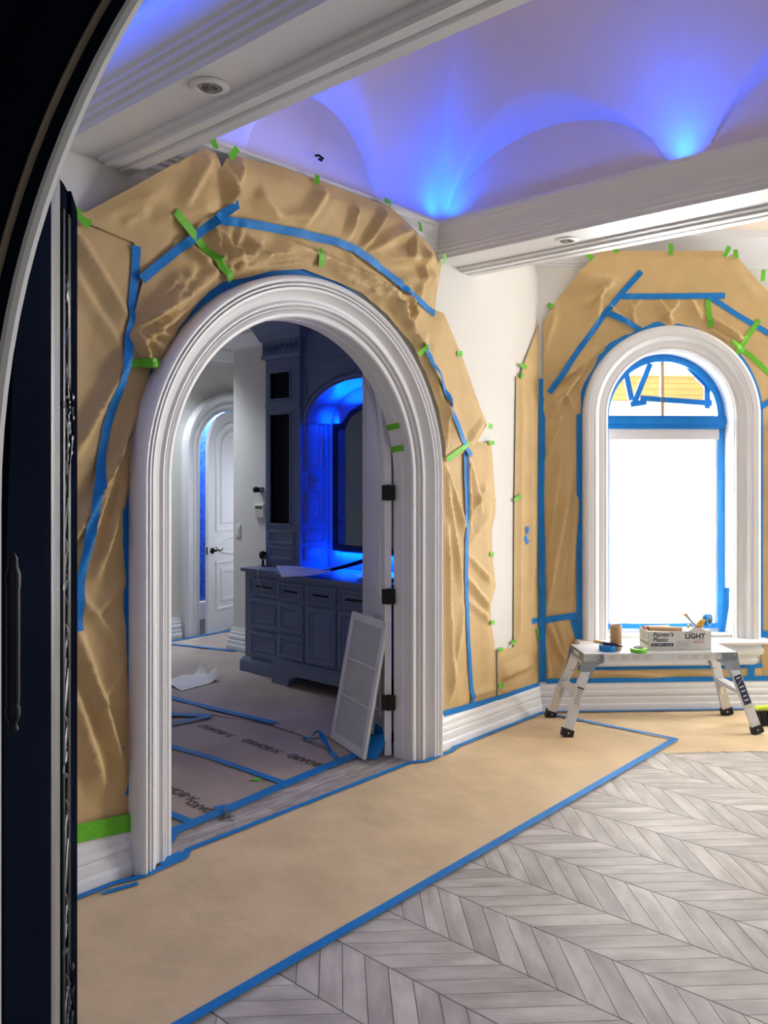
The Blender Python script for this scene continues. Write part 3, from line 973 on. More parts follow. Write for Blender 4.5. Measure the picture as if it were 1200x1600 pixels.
pa = [(C2-.688, .4)] + [(C2+.688*math.cos(a), SP2+.688*math.sin(a)) for a in [PI*(1-i/50) for i in range(51)]] + [(C2+.688, .4)]
tape(FW, pa, .045, lambda u, z: .012, 'blue', s7, 'edge_tape', label='band of blue masking tape along the window casing')

s8 = thing('masking_paper', 'brown masking paper on the wall right of the window casing, at the photo edge', 'masking paper', FW(1.9, 0, .3), 'brown masking paper sheets')
r8 = Relief(.008, .004, 6, 8)
r8.fold((1.78, 2.3), (1.85, .6), .06, .03).fold((1.95, 2.2), (1.9, .5), .08, .02)
sheet('paper_sheet', FW, [(1.7, .215), (2.2, .215), (2.2, 2.2), (1.7, 2.2)], r8, 'kraft', s8)
btape(FW, V_([(1186, 990), (1215, 992)]), r8, s8, .05)
btape(FW, V_([(1177, 1006), (1172, 1062)]), r8, s8, .05)

s9 = thing('masking_paper', 'low strip of brown masking paper between the window apron and the baseboard', 'masking paper', FW(1.0, 0, .22), 'brown masking paper sheets')
rr = Relief(.008, .004, 7, 10); rr.fold((.4, .3), (1.0, .24), .06, .03).fold((1.0, .3), (1.5, .24), .06, .03)
sheet('paper_sheet', FW, [(.345, .215), (1.7, .215), (1.7, .335), (.345, .335)], rr, 'kraft', s9)
btape(FW, [(.06, .222), (2.2, .222)], lambda u, z: .016, s9, .036)
btape(FW, [(.3, .318), (1.7, .318)], lambda u, z: .02, s9, .034)


# ================================================================== PAPER ON THE FLOOR
def FF(u, d, z): return Vector((u, z, d))


class Flr:
    def __init__(s, amp, seed, base=.002): s.a, s.s, s.b = amp, seed, base
    def __call__(s, x, y):
        return s.b + s.a*(.5+.5*noise.noise(Vector((x*2.6, y*6, s.s)))) + s.a*.5*(.5+.5*noise.noise(Vector((x*9, y*14, s.s+4))))


g1 = thing('floor_paper', 'long tan kraft paper runner taped along the arch wall floor', 'floor paper', (3, -.55, 0))
rf1 = Flr(.006, 1.2)
sheet('paper_sheet', FF, [(.6, -1.07), (5.40, -1.06), (5.37, -.058), (4.2, -.056), (C1+R1+.2, -.11), (4.0, -.05), (2.2, -.05), (C1-R1-.2, -.11), (1.9, -.056), (.6, -.056)], rf1, 'kraft2', g1, .035)
ft = lambda x, y: .009
for q, w_ in (([(.6, -1.07), (2.5, -1.068), (5.42, -1.052)], .045), ([(.6, -.075), (1.9, -.078), (2.02, -.115), (2.24, -.1), (2.3, -.045), (3.9, -.045), (3.98, -.1), (4.24, -.1), (4.3, -.075), (5.38, -.075)], .034), ([(5.36, -.1), (5.41, -1.06)], .034)):
    tape(FF, q, w_, ft, 'blue', g1, 'tape_strip', label='strip of '+BT)
a0, a1 = fl(160, 1400), fl(215, 1384)
tape(FF, [a0, a1], .03, ft, 'blue', g1, 'tape_strip', label='stray piece of '+BT)
tape(FF, [fl(250, 1355), fl(288, 1338)], .07, lambda x, y: .011, 'blue', g1, 'tape_strip', label='torn piece of '+BT)

g2 = thing('floor_paper', 'tan kraft paper on the bay floor under the work platform, lit by the window', 'floor paper', (5.9, -.9, 0))
bp = [FW(u, d, 0) for u, d in ((.01, .056), (2.4, .056), (2.4, .995), (.5, .995), (.4, .5), (.0, .09))]
sheet('paper_sheet', FF, [(p_.x, p_.y) for p_ in bp], Flr(.002, 6.2, .0006), 'kraft2', g2, .035)
tape(FF, [(FW(u, .075, 0).x, FW(u, .075, 0).y) for u in (.06, 2.3)], .03, lambda x, y: .008, 'blue', g2, 'tape_strip', label='strip of '+BT)

g3 = thing('floor_paper', 'dusty pinkish builders board with stencilled print on the vanity room floor', 'floor paper', (3.4, 1.4, 0))
sheet('board_sheet', FF, [(2.05, .22), (3.2, .24), (4.07, .30), (4.07, 3.2), (2.05, 3.2)], Flr(.004, 9.1, .001), 'kraft3', g3, .05)
g4 = thing('floor_paper', 'grey brown floor paper in front of the vanity and passage', 'floor paper', (4.4, 3, 0))
rf4 = Flr(.01, 3.3, .003)
sheet('paper_sheet', FF, [fl(262, 1118), fl(330, 1118), fl(420, 1134), fl(485, 1156), (4.3, .40), (5.2, .7), (5.22, 3.5), (6.4, 3.5), (6.4, 4.26), (3.2, 4.26), (2.3, 3.0)], rf4, 'kraft3', g4, .05)
fv = lambda x, y: .006
for q, w_ in (([fl(262, 1167), fl(330, 1186), fl(450, 1228)], .05), ([fl(255, 1322), fl(272, 1301), fl(360, 1265), fl(440, 1230), fl(520, 1196), fl(596, 1167)], .075), ([fl(255, 1270), fl(305, 1290)], .05)):
    tape(FF, q, w_, fv, 'blue', g3, 'tape_strip', label='strip of '+BT)
tape(FF, [fl(398, 1222), fl(405, 1218)], .05, fv, 'green', g3, 'tape_tab', label='scrap of '+GT)
tape(FF, [fl(342, 1262), fl(352, 1272)], .06, lambda x, y: .009, 'blue', g3, 'tape_strip', label='short piece of '+BT)
for q, w_ in (([fl(262, 1092), fl(330, 1110), fl(380, 1122), fl(430, 1134)], .06), ([fl(262, 1120), fl(330, 1122)], .07), ([fl(262, 1136), fl(325, 1124)], .05)):
    tape(FF, q, w_, lambda x, y: .016, 'blue', g4, 'tape_strip', label='strip of '+BT)
tape(FF, [(5.2, 3.3), (5.0, 3.95), (4.9, 4.2)], .05, lambda x, y: .014, 'blue', g4, 'tape_strip', label='strip of '+BT)
tape(FF, [(5.0, 4.2), (6.3, 4.22)], .05, lambda x, y: .014, 'blue', g4, 'tape_strip', label='strip of '+BT)
# stencilled words lie upside down to the viewer
for (px, py, sz) in ((337, 1143, .085), (408, 1167, .085), (482, 1192, .085), (275, 1238, .085), (322, 1268, .075)):
    c = fl(px, py)
    s_ = 'BO' if px == 325 else 'X-BOARD'
    text('stencil_print', s_, sz, (c[0]+.03, c[1], .0075), (.03, 1, 0), (-1, .03, 0), 'boardink', g3, bold=.001, align='CENTER')
# ================================================================== VANITY ROOM AND PASSAGE
mb = MB().box(FV, .14, 3.46, -.35, -.001, 0, 3.3)
struct(obj('wall_inner', mb, 'wall', smooth=False), 'beige wall end with switch and keypad beside the vanity')
far_hole = arch_pts(5.95, .47, 2.03, -.02)
struct(obj('wall_far', plate(FH, [(1.6, -.02), (7.2, -.02), (7.2, 3.3), (1.6, 3.3)], [far_hole], 0, -.14), 'wall', smooth=False), 'far passage wall around the small arched doorway')
struct(obj('wall_inner_left', MB().box(FG, 1.55, 1.65, .14, 4.6, 0, 3.3), 'wall', smooth=False), 'left wall of the vanity room')
struct(obj('wall_passage', MB().box(FG, 7.1, 7.2, 3.4, 4.4, 0, 3.3), 'wall', smooth=False), 'end wall of the passage')
struct(obj('wall_passage_side', MB().box(FG, 5.65, 7.2, 3.36, 3.459, 0, 3.3), 'wall', smooth=False), 'near side wall of the passage')
struct(obj('wall_closet_left', MB().box(FG, 4.3, 4.4, 4.5, 6.0, 0, 3.3), 'wall', smooth=False), 'left wall beyond the passage door')
struct(obj('wall_closet_right', MB().box(FG, 7.2, 7.3, 4.35, 6.0, 0, 3.3), 'wall', smooth=False), 'right wall beyond the passage door')
struct(obj('wall_closet', MB().box(FG, 4.4, 7.4, 5.9, 6.0, 0, 3.3), 'wall', smooth=False), 'back wall beyond the passage door')
struct(obj('ceiling_inner', MB().box(FG, 1.5, 5.42, .14, 6.1, 3.281, 3.36).box(FG, 5.42, 7.3, 3.3, 6.1, 3.281, 3.36), 'ceil', smooth=False), 'ceiling of the vanity room')
ICR = [(0, 2.98), (.012, 2.985), (.016, 3.01), (.03, 3.02), (.05, 3.05), (.09, 3.1), (.12, 3.12), (.125, 3.15), (.15, 3.17), (.2, 3.24), (.22, 3.28)]
mb = MB()
sweep(mb, FV, 2.58, 3.46, ICR, 0, 1)
sweep(mb, lambda u, d, z: Vector((u, 3.46+d, z)), 5.3, 7.1, ICR, -1, 0)
struct(obj('trim_9', mb, 'trim', angle=25), 'white crown moulding on the beige wall end')
struct(obj('trim_10', sweep(MB(), FH, 1.65, 7.1, [(d, z) for d, z in ICR], 0, 0), 'trim', angle=25), 'white crown moulding on the far passage wall')
IBB = [(d, z*1.02) for d, z in BBP]
mb = MB()
sweep(mb, FV, 2.62, 3.46, IBB, 0, 1)
sweep(mb, lambda u, d, z: Vector((u, 3.46+d, z)), 5.3, 7.1, IBB, -1, 0)
struct(obj('baseboard_inner', mb, 'trim', angle=20), 'white stepped baseboard round the beige wall end')
mb = MB()
sweep(mb, FH, 1.65, 5.27, IBB); sweep(mb, FH, 6.63, 7.1, IBB)
struct(obj('baseboard_far', mb, 'trim', angle=20), 'white stepped baseboard on the far passage wall')
CF = [(0, 0), (0, .03), (.01, .04), (.05, .04), (.06, .055), (.08, .06), (.1, .05), (.13, .055), (.15, .08), (.18, .085), (.2, .07), (.21, .06), (.21, 0)]
struct(obj('trim_11', arch_sweep(MB(), FH, 5.95, .44, 2.03, 0, CF, 40), 'trim', angle=22), 'white arched casing of the small passage doorway')
struct(obj('trim_12', arch_sweep(MB(), FH, 5.95, .44, 2.03, 0, [(0, .01), (0, -.15), (.03, -.15)], 40), 'trim', angle=22), 'white jamb of the small passage doorway')
# blue film wall beyond
tag(obj('blue_film', MB().box(FG, 5.2, 6.9, 5.2, 5.21, .22, 2.9), 'bluefilm', smooth=False), 'mottled blue film sheet seen through the gap of the passage door', 'film')
struct(obj('baseboard_closet', MB().box(FG, 5.0, 7.0, 5.12, 5.2, 0, .21), 'trim', smooth=False), 'white baseboard below the blue film')


def arch_leaf(w, ht_c, ins, b, R):
    """full round-headed outline inset by ins; ht_c = spring height"""
    r = R-ins
    return [(w/2-r, b), (w/2-r, ht_c)] + [(w/2+r*math.cos(PI*(1-i/16)), ht_c+r*math.sin(PI*(1-i/16))) for i in range(1, 16)] + [(w/2+r, ht_c), (w/2+r, b)]


# passage door, ajar
HD = Vector((6.385, 4.405, 0))
hd_dir = (Vector((5.56, 4.225, 0))-HD).normalized()
hd_n = Vector((hd_dir.y, -hd_dir.x, 0))
if hd_n.y > 0:
    hd_n = -hd_n
def FD2(u, d, z): return HD+hd_dir*u+hd_n*d+Vector((0, 0, z))


d2 = sroot('door_2', 'white panelled arched door standing ajar at the end of the passage', HD)
Wd = .85
o1 = arch_leaf(Wd, 2.04, 0, .012, Wd/2)
obj('leaf', MB().prism(FD2, o1, -.042, 0), 'door', d2, smooth=False)
loops = [(arch_leaf(Wd, 2.04, i, 1.08 if False else 1.12+j, Wd/2), d) for i, j, d in ((.115, 0, 0), (.12, .005, .012), (.14, .025, .014), (.155, .04, .002), (.19, .075, -.006), (.21, .095, .01), (.24, .125, .012), (.255, .14, .004))]
obj('upper_panel', MB().rings(FD2, loops), 'door', d2, angle=25)
obj('lower_panel', MB().panel(FD2, .115, Wd-.115, .25, .80, [(0, 0), (.005, .012), (.025, .014), (.04, .002), (.075, -.006), (.095, .01), (.125, .012), (.14, .004)]), 'door', d2, angle=25)
mb = MB()
for k in range(1):
    mb.rings(FD2, [([(Wd/2+a*math.cos(t), .96+b_*math.sin(t)) for t in [2*PI*i/24 for i in range(24)]], d) for a, b_, d in ((.31, .11, 0), (.3, .1, .014), (.27, .085, .016), (.25, .07, .004), (.16, .05, .006))])
obj('rosette_panel', mb, 'door', d2, angle=25)
hu = Wd-.065
mb = MB().lathe(FD2(hu, 0, .92), hd_n, [(.034, 0), (.034, .006), (.026, .012), (.012, .014), (.011, .05)], 18)
mb.tube([FD2(hu, .05, .92), FD2(hu-.03, .055, .925), FD2(hu-.07, .055, .918), FD2(hu-.1, .055, .926), FD2(hu-.115, .05, .94)], [.01, .01, .008, .007, .006], 8)
mb.box(FD2, Wd, Wd+.003, -.03, -.01, .88, .96)
o = obj('door_handle', mb, 'bronze', d2); o['label'] = 'dark bronze lever handle'

# switch, keypad, sensor on the beige wall
t = thing('light_switch', 'white rocker light switch on the beige wall end', 'switch', FV(3.376, 0, 1.19))
obj('plate', MB().rings(FV, [([(3.34, 1.125), (3.412, 1.125), (3.412, 1.255), (3.34, 1.255)], 0), ([(3.34, 1.125), (3.412, 1.125), (3.412, 1.255), (3.34, 1.255)], .006), ([(3.345, 1.13), (3.407, 1.13), (3.407, 1.25), (3.345, 1.25)], .009)]), 'plastic', t, smooth=False)
obj('rocker', MB().box(FV, 3.36, 3.392, .008, .014, 1.155, 1.225), 'plastic', t, smooth=False)
t = thing('alarm_keypad', 'white alarm keypad with green display beside the vanity tower', 'keypad', FV(3.06, 0, 1.4))
obj('housing', MB().rings(FV, [([(2.965, 1.335), (3.105, 1.335), (3.105, 1.465), (2.965, 1.465)], d) for d in (0, .02)]+[([(2.97, 1.34), (3.1, 1.34), (3.1, 1.46), (2.97, 1.46)], .026)]), 'plastic', t, smooth=False)
obj('display', MB().box(FV, 2.985, 3.088, .025, .028, 1.42, 1.447), 'lcd', t, smooth=False)
obj('button_panel', MB().box(FV, 2.985, 3.088, .025, .0275, 1.35, 1.405), 'label', t, smooth=False)
t = thing('wall_sensor', 'small dark sensor bracket on the wall just above the keypad', 'sensor', FV(3.02, 0, 1.6))
obj('bracket', MB().box(FV, 2.99, 3.05, 0, .03, 1.58, 1.63), 'vanity', t, smooth=False)
obj('lens_head', MB().lathe(FV(3.03, .03, 1.607), (-1, .3, 0), [(.02, 0), (.03, .02), (.03, .045), (.02, .055)], 14), 'bronze', t)

# vanity base cabinet
XL, XB = 5.3-4.76, 5.3-4.66          # depth of the left section and of the break-front
vb = thing('vanity_cabinet', 'blue grey panelled vanity base cabinet with bracket foot', 'cabinet', (4.95, 1.7, 0))
mb = MB().box(FV, 2.06, 2.6, 0, XL, .1, .895).box(FV, .9, 2.06, 0, XB, .2, .895)
obj('body', mb, 'vanity', vb, smooth=False)
PL = [(0, .14), (.012, .135), (.02, .12), (.03, .11), (.034, .1), (.034, 0)]
mb = MB().grid([[FV(2.06, XL+d, z), FV(2.6+d, XL+d, z), FV(2.6+d, 0, z)] for d, z in PL])
obj('plinth', mb, 'vanity', vb, angle=25)
# bracket foot of the break-front: apron with cut-out
mb = MB()
cut = [(2.09, 0), (2.09, .2), (.9, .2), (.9, .105), (1.72, .105), (1.80, .1), (1.86, .075), (1.885, .04), (1.89, 0)]
mb.prism(FV, cut, XB-.02, XB+.03)
mb.box(FV, .9, 2.09, XB-.02, XB+.02, .2, .22)
mb.box(FV, 1.89, 2.09, .2, XB+.02, 0, .19)
obj('bracket_foot', mb, 'vanity', vb, angle=30)
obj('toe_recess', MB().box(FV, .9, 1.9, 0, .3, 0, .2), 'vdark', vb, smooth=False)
DR = [(0, 0), (0, .018), (.012, .022), (.03, .022), (.036, .012), (.05, .01), (.056, .018), (.07, .02), (.074, .014)]


def drawer(u0, u1, z0, z1, depth, pull=True):
    o = obj('drawer', MB().panel(lambda u, d, z: FV(u, depth+d, z), u0, u1, z0, z1, DR if z1-z0 > .16 else [(a*.55, d) for a, d in DR]), 'vanity', vb, angle=25)
    if pull:
        zc = (z0+z1)/2; uc = (u0+u1)/2; w = (u1-u0)*.26
        q = obj('pull', MB().box(lambda u, d, z: FV(u, depth+d, z), uc-w, uc+w, .012, .026, zc-.008, zc+.008), 'bronze', o, smooth=False)
        q.parent = o; q.matrix_parent_inverse = Matrix()


drawer(2.12, 2.52, .705, .85, XL)
drawer(2.12, 2.52, .41, .675, XL, False)
drawer(2.12, 2.52, .16, .385, XL, False)
drawer(1.72, 2.02, .72, .86, XB); drawer(1.72, 2.02, .455, .69, XB, False); drawer(1.72, 2.02, .235, .43, XB, False)
drawer(1.345, 1.675, .72, .86, XB); drawer(.96, 1.315, .72, .86, XB)
for u0, u1 in ((1.345, 1.675), (.96, 1.315)):
    obj('cabinet_door', MB().panel(lambda u, d, z: FV(u, XB+d, z), u0, u1, .235, .69, DR), 'vanity', vb, angle=25)
ct = obj('countertop', MB().prism(lambda u, d, z: FV(u, z, d), [(2.63, 0), (2.63, XL+.03), (2.09, XL+.03), (2.09, XB+.03), (.85, XB+.03), (.85, 0)], .895, .925), 'vanity', None, smooth=False)
tag(ct, 'thin blue grey countertop on the vanity base cabinet', 'countertop')
# tower on the counter
vt = thing('vanity_tower', 'tall blue grey tower cabinet with dark glass openings on the vanity counter', 'cabinet', (5.1, 2.32, .925))
XT = .35
def FT(u, d, z): return FV(u, XT+d, z)
mb = MB()
oc = [(2.095, .925), (2.545, .925), (2.545, 2.8), (2.095, 2.8)]
openings = [[(2.22, 1.32), (2.475, 1.32), (2.475, 2.283), (2.22, 2.283)], [(2.22, 2.43), (2.475, 2.43), (2.475, 2.655), (2.22, 2.655)]]
mb = plate(lambda u, d, z: FV(u, d, z), oc, openings, XT, XT-.03)
mb.box(FV, 2.095, 2.115, 0, XT-.03, .925, 2.8).box(FV, 2.525, 2.545, 0, XT-.03, .925, 2.8).box(FV, 2.115, 2.525, .1, .12, .925, 2.8)
obj('body', mb, 'vanity', vt, smooth=False)
for z0, z1 in ((1.32, 2.283), (2.43, 2.655)):
    mb = MB()
    def rc(i): return [(2.22-i, z0-i), (2.475+i, z0-i), (2.475+i, z1+i), (2.22-i, z1+i)]
    mb.rings(FT, [(rc(.02), 0), (rc(.016), .012), (rc(.004), .012), (rc(0), 0), (rc(0), -.03)], cap=False)
    obj('glazing_bead', mb, 'vanity', vt, angle=25)
    obj('glass_panel', MB().box(FT, 2.215, 2.48, -.032, -.026, z0-.005, z1+.005), 'vdark', vt, smooth=False)
for z0, z1 in ((1.135, 1.262), (.992, 1.12)):
    obj('drawer', MB().panel(FT, 2.16, 2.5, z0, z1, [(0, 0), (0, .012), (.012, .014), (.022, .014), (.026, .004), (.05, .004)]), 'vanity', vt, angle=25)
for z0, z1 in ((2.36, 2.385), (1.29, 1.3)):
    obj('rail', MB().box(FT, 2.095, 2.545, 0, .009, z0, z1), 'vanity', vt, smooth=False)
# side facing the mirror: panels and rosette
def FS(u, d, z): return Vector((5.3-u, 2.095-d, z))
for z0, z1 in ((1.78, 2.26), (1.32, 1.62), (1.15, 1.26), (1.0, 1.12)):
    obj('side_panel', MB().panel(FS, .06, .3, z0, z1, [(0, 0), (0, .01), (.012, .014), (.02, .004), (.035, .004), (.04, .012), (.055, .012), (.06, .004)] if z1-z0 > .2 else [(0, 0), (0, .01), (.012, .012), (.02, .004)]), 'vanity', vt, angle=25)
obj('rosette', MB().lathe(FS(.18, 0, 1.70), (0, -1, 0), [(.06, 0), (.058, .012), (.045, .016), (.04, .008), (.025, .008), (.02, .018), (.001, .022)], 20), 'vanity', vt)
# cornice with carved frieze
mb = MB()
CO = [(.0, 2.78), (.02, 2.785), (.03, 2.8), (.035, 2.815), (.02, 2.82), (.02, 2.94), (.035, 2.945), (.045, 2.965), (.05, 2.98), (.1, 3.08), (.16, 3.15), (.17, 3.17), (.2, 3.2), (.2, 3.28)]
mb.grid([[FV(2.09-d, 0, z), FV(2.09-d, XT+d, z), FV(2.55+d, XT+d, z), FV(2.55+d, 0, z)] for d, z in CO])
obj('cornice', mb, 'vanity', vt, angle=25)
mb = MB()
for k in range(7):
    u = 2.12+k*.067
    for s_ in (-1, 1):
        mb.tube([FT(u, .024, 2.84), FT(u+s_*.022, .03, 2.86), FT(u+s_*.026, .03, 2.89), FT(u+s_*.008, .03, 2.905), FT(u+s_*.006, .028, 2.885)], .006, 5)
    mb.tube([FT(u, .026, 2.84), FT(u, .03, 2.925)], [.008, .003], 5)
obj('carved_frieze', mb, 'vanity', vt)
mb = MB()
for k in range(26):
    mb.box(FT, 2.1+k*.018, 2.11+k*.018, .165, .182, 3.17, 3.195)
obj('dentils', mb, 'vanity', vt, smooth=False)
# arched header between the towers
hw_c, hw_r = 1.42, .56
hd = [(2.095, 2.26)] + [(hw_c+.66*math.cos(a), 2.2+.35*math.sin(a)) for a in [PI*i/24 for i in range(0, 25)]][::1]
poly = [(2.095, 2.2), (2.095, 2.85), (.6, 2.85), (.6, 2.2)] + [(hw_c+.62*math.cos(a), 2.2+.34*math.sin(a)) for a in [PI - PI*i/24 for i in range(25)]][::-1]
poly = [(2.094, 2.2), (2.094, 3.28), (.6, 3.28), (.6, 2.2)] + [(hw_c+.62*math.cos(PI*i/24+PI*0)*-1, 2.2+.34*math.sin(PI*i/24)) for i in range(25)]
vh = thing('arched_header', 'dark blue grey arched header panel between the vanity towers', 'cabinet', (5.05, 1.4, 2.5))
obj('header_panel', plate(lambda u, d, z: FV(u, d, z), poly, [], .31, .27), 'vanity', vh, smooth=False)
mb = MB()
for dd, rr_, tt in ((.32, .65, .012), (.32, .69, .008)):
    mb.tube([FV(hw_c+rr_*math.cos(PI*i/30), dd, 2.2+(rr_-.28)*math.sin(PI*i/30)) for i in range(31)], tt, 6)
mb.tube([FV(2.05, .315, 2.4), FV(2.05, .315, 2.72), FV(.7, .315, 2.72)], .009, 6)
obj('header_moulding', mb, 'vanity', vh)
mb = MB().grid([[FV(hw_c-.62*math.cos(PI*i/24), d, 2.2+.34*math.sin(PI*i/24)) for i in range(25)] for d in (.27, .02)])
obj('arch_soffit', mb, 'vanity', vh)
# mirror
vm = thing('mirror', 'dark framed mirror with clipped arched top glowing blue at its edges', 'mirror', (5.24, 1.4, 1.08))
def mo(i): return [(1.97-i, 1.085+i), (1.97-i, 2.2-i), (1.86-i*.6, 2.2-i), (1.76, 2.3-i), (1.6, 2.37-i), (1.42, 2.39-i), (1.24, 2.37-i), (1.08, 2.3-i), (.98+i*.6, 2.2-i), (.87+i, 2.2-i), (.87+i, 1.085+i)]
obj('mirror_frame', MB().rings(FV, [(mo(0), .04), (mo(0), .075), (mo(.01), .08), (mo(.05), .078), (mo(.056), .066)], cap=False), 'frame', vm, angle=30)
obj('mirror_glass', MB().prism(FV, mo(.055), .045, .066), 'mirror', vm, smooth=False)
obj('wall_panel', MB().box(FV, .8, 2.09, 0, .012, .93, 2.7), 'vanity', vm, smooth=False)

# things on the counter
t = thing('faucet_stand', 'black round headed stand on the left end of the vanity counter', 'stand', (4.93, 2.56, .925))
obj('base', MB().lathe((4.93, 2.56, .925), (0, 0, 1), [(.025, 0), (.025, .006), (.012, .012), (.01, .05), (.014, .07)], 16), 'bronze', t)
obj('head', MB().lathe((4.93, 2.56, .925+.1), (-1, 0, 0), [(.012, -.02), (.036, -.016), (.042, 0), (.036, .016), (.012, .02)], 20), 'bronze', t)
t = obj('white_cord', MB().tube([Vector(p) for p in ((4.93, 2.5, 1.03), (4.85, 2.44, 1.03), (4.74, 2.4, .95), (4.70, 2.36, .85), (4.725, 2.32, .75), (4.73, 2.34, .70))], .0022, 5), 'plastic')
tag(t, 'thin white cord hanging from the counter over the drawers', 'cord')
qa, qb, qc, qd = Vector((4.75, 2.175, .975)), Vector((4.46, 1.765, .932)), Vector((4.9, 1.633, .975)), Vector((4.6, 1.366, .985))
mb = MB().grid([[qa.lerp(qc, i/10).lerp(qb.lerp(qd, i/10), j/6)+Vector((0, 0, .012*math.sin(i*.6+j*.3)*(i/10))) for j in range(7)] for i in range(11)])
tag(obj('plan_sheet', mb, 'plan', angle=60), 'pale printed plan sheet lying over the vanity counter edge', 'paper')
mb = MB()
mb.tube([(4.72, 1.72, .945), (4.8, 1.62, .965), (4.93, 1.52, 1.0), (5.03, 1.46, 1.03), (5.1, 1.42, 1.05)], [.008, .012, .016, .018, .02], 8)
tag(obj('rolled_cloth', mb, 'vdark'), 'dark rolled strip lying on the counter below the mirror', 'strip')
mb = MB().lathe((4.98, 1.16, .925), (0, 0, 1), [(.06, 0), (.16, .004), (.2, .022), (.21, .026), (.19, .022), (.1, .01), (.01, .008)], 28, cap=False)
tag(obj('wash_basin', mb, 'plastic'), 'shallow oval basin set on the vanity counter', 'basin')

# ------------------------------------------------------------------ large arch door leaf (open into the vanity room)
HJ = Vector((3.885, .15, 0)); LD = Vector((.607, .795, 0)).normalized(); LN = Vector((-LD.y, LD.x, 0))
def FD(u, d, z): return HJ+LD*u+LN*d+Vector((0, 0, z))


d1 = sroot('door_1', 'open white panelled quarter arch door leaf inside the large arch', HJ)
def leaf(i, b=.012, w=.85):
    r = .85-i
    return [(i, b+i)] + [(.85-r*math.cos(PI/2*k/20), SP1+math.sqrt(max(0, r*r-(r*math.cos(PI/2*k/20))**2))) for k in range(20)] + [(w-i, SP1+math.sqrt(max(r*r-i*i, 0))), (w-i, b+i)]


obj('leaf', MB().prism(FD, leaf(0), -.042, 0), 'door', d1, smooth=False)
PN = [(.12, 0), (.124, .012), (.14, .014), (.15, .004), (.17, .004), (.176, .012), (.2, .014), (.206, .006)]
def up(i): q = leaf(i); return [(u, max(z, .86+i)) for u, z in q]


obj('upper_panel', MB().rings(FD, [(up(i), d) for i, d in PN]), 'door', d1, angle=25)
obj('lower_panel', MB().panel(FD, .12, .73, .22, .80, [(i-.12, d) for i, d in PN]), 'door', d1, angle=25)
hx = Vector((.67, -.742, 0))
def FHn(u, d, z): return Vector((3.912, .142, 0))+hx*u+Vector((-.742, -.67, 0))*d+Vector((0, 0, z))


for z in (1.64, 1.0, .345):
    mb = MB().box(FHn, -.042, .042, .03, .034, z-.047, z+.047)
    mb.tube([FHn(0, .034, z-.05), FHn(0, .034, z+.05)], .007, 8)
    o = obj('hinge', mb, 'bronze', d1, smooth=False); o['label'] = 'square black hinge'
for (x_, z_) in ((3.868, 2.05), (3.905, 1.915)):
    o = obj('tape_tab', MB().bar((x_, .02, z_), (x_+.004, .12, z_-.012), (-.3, 0, .95), .035, (1, 0, .3), .004), 'green', d1, smooth=False)
    o['label'] = 'scrap of green masking tape on the jamb'

# louvered return-air panel leaning on the leaf
LB = Vector((3.756, .187, .011)); LE = Vector((.347, .938, 0)).normalized(); LM = Vector((.938, -.347, 0)); sn = .19; LU = (LM*sn+Vector((0, 0, math.sqrt(1-sn*sn)))).normalized(); LNN = LE.cross(LU)
if LNN.x > 0:
    LNN = -LNN
def FL(u, d, z): return LB+LE*u+LU*z+LNN*d


lp = thing('louver_panel', 'white louvered panel in three sections leaning against the open door leaf', 'panel', LB)
PWd, PH = .49, .84
mb = MB()
for a in ((0, .05, 0, PH), (PWd-.05, PWd, 0, PH)):
    mb.box(FL, a[0], a[1], 0, .02, a[2], a[3])
for z0, z1 in ((0, .05), (PH-.05, PH)):
    mb.box(FL, .05, PWd-.05, 0, .02, z0, z1)
obj('frame', mb, 'door', lp, smooth=False)
for z in (.30, .54):
    obj('cross_bar', MB().box(FL, .05, PWd-.05, .004, .017, z-.006, z+.006), 'door', lp, smooth=False)
for k in range(19):
    u = .056+k*.0202
    mb = MB().box(FL, u, u+.009, .003, .012, .05, PH-.05)
    obj('slat', mb, 'door', lp, smooth=False)
o = obj('slat_shade_sheet', MB().box(FL, .045, PWd-.045, .0005, .002, .045, PH-.045), 'vdark', lp, smooth=False); o['label'] = 'dark sheet painting the shade between the slats'  # added dark sheet puts shade into the gaps

# loose paper and tape on the floor of the vanity room
mb = MB()
rows = []
for i in range(13):
    a = i/12
    row = []
    for j in range(9):
        b = j/8
        x = 3.95+.42*a+.05*b; y = 2.40+.32*b+.05*a
        z = .016+.03*abs(math.sin(a*4+b*3))*b+(.09*max(0, a-.75)*4*(.5+.5*math.sin(b*7)))
        row.append(Vector((x, y, z)))
    rows.append(row)
mb.grid(rows)
tag(obj('crumpled_paper', mb, 'paper', angle=40), 'white torn paper with curled dark corner on the vanity room floor', 'paper')
mb = MB()
tp = [(3.80, .80, .012), (3.77, .73, .016), (3.78, .69, .05), (3.79, .64, .085), (3.78, .58, .05), (3.74, .50, .02), (3.69, .42, .014), (3.66, .34, .01)]
tps = []
for i in range(len(tp)-1):
    for k in range(4):
        tps.append(Vector(tp[i]).lerp(Vector(tp[i+1]), k/4))
tps.append(Vector(tp[-1]))
mb.grid([[p+Vector((-.02, -.005, .012*math.sin(i*.7))), p+Vector((.02, .005, -.006*math.sin(i*.7)+.004))] for i, p in enumerate(tps)])
o = obj('tape_tangle', mb, 'blue'); tag(o, 'curled blue tape strand lying at the foot of the louvered panel', 'tape')
mb = MB().grid([[Vector((3.775+.09*a, .20+.07*a, .012+.1*a)), Vector((3.80+.11*a, .16-.02*a, .008+.14*a*a))] for a in [i/8 for i in range(9)]])
mb.grid([[Vector((3.80+.11*a, .16-.02*a, .008+.14*a*a)), Vector((3.82+.12*a, .24+.04*a, .01+.17*a*a))] for a in [i/8 for i in range(9)]])
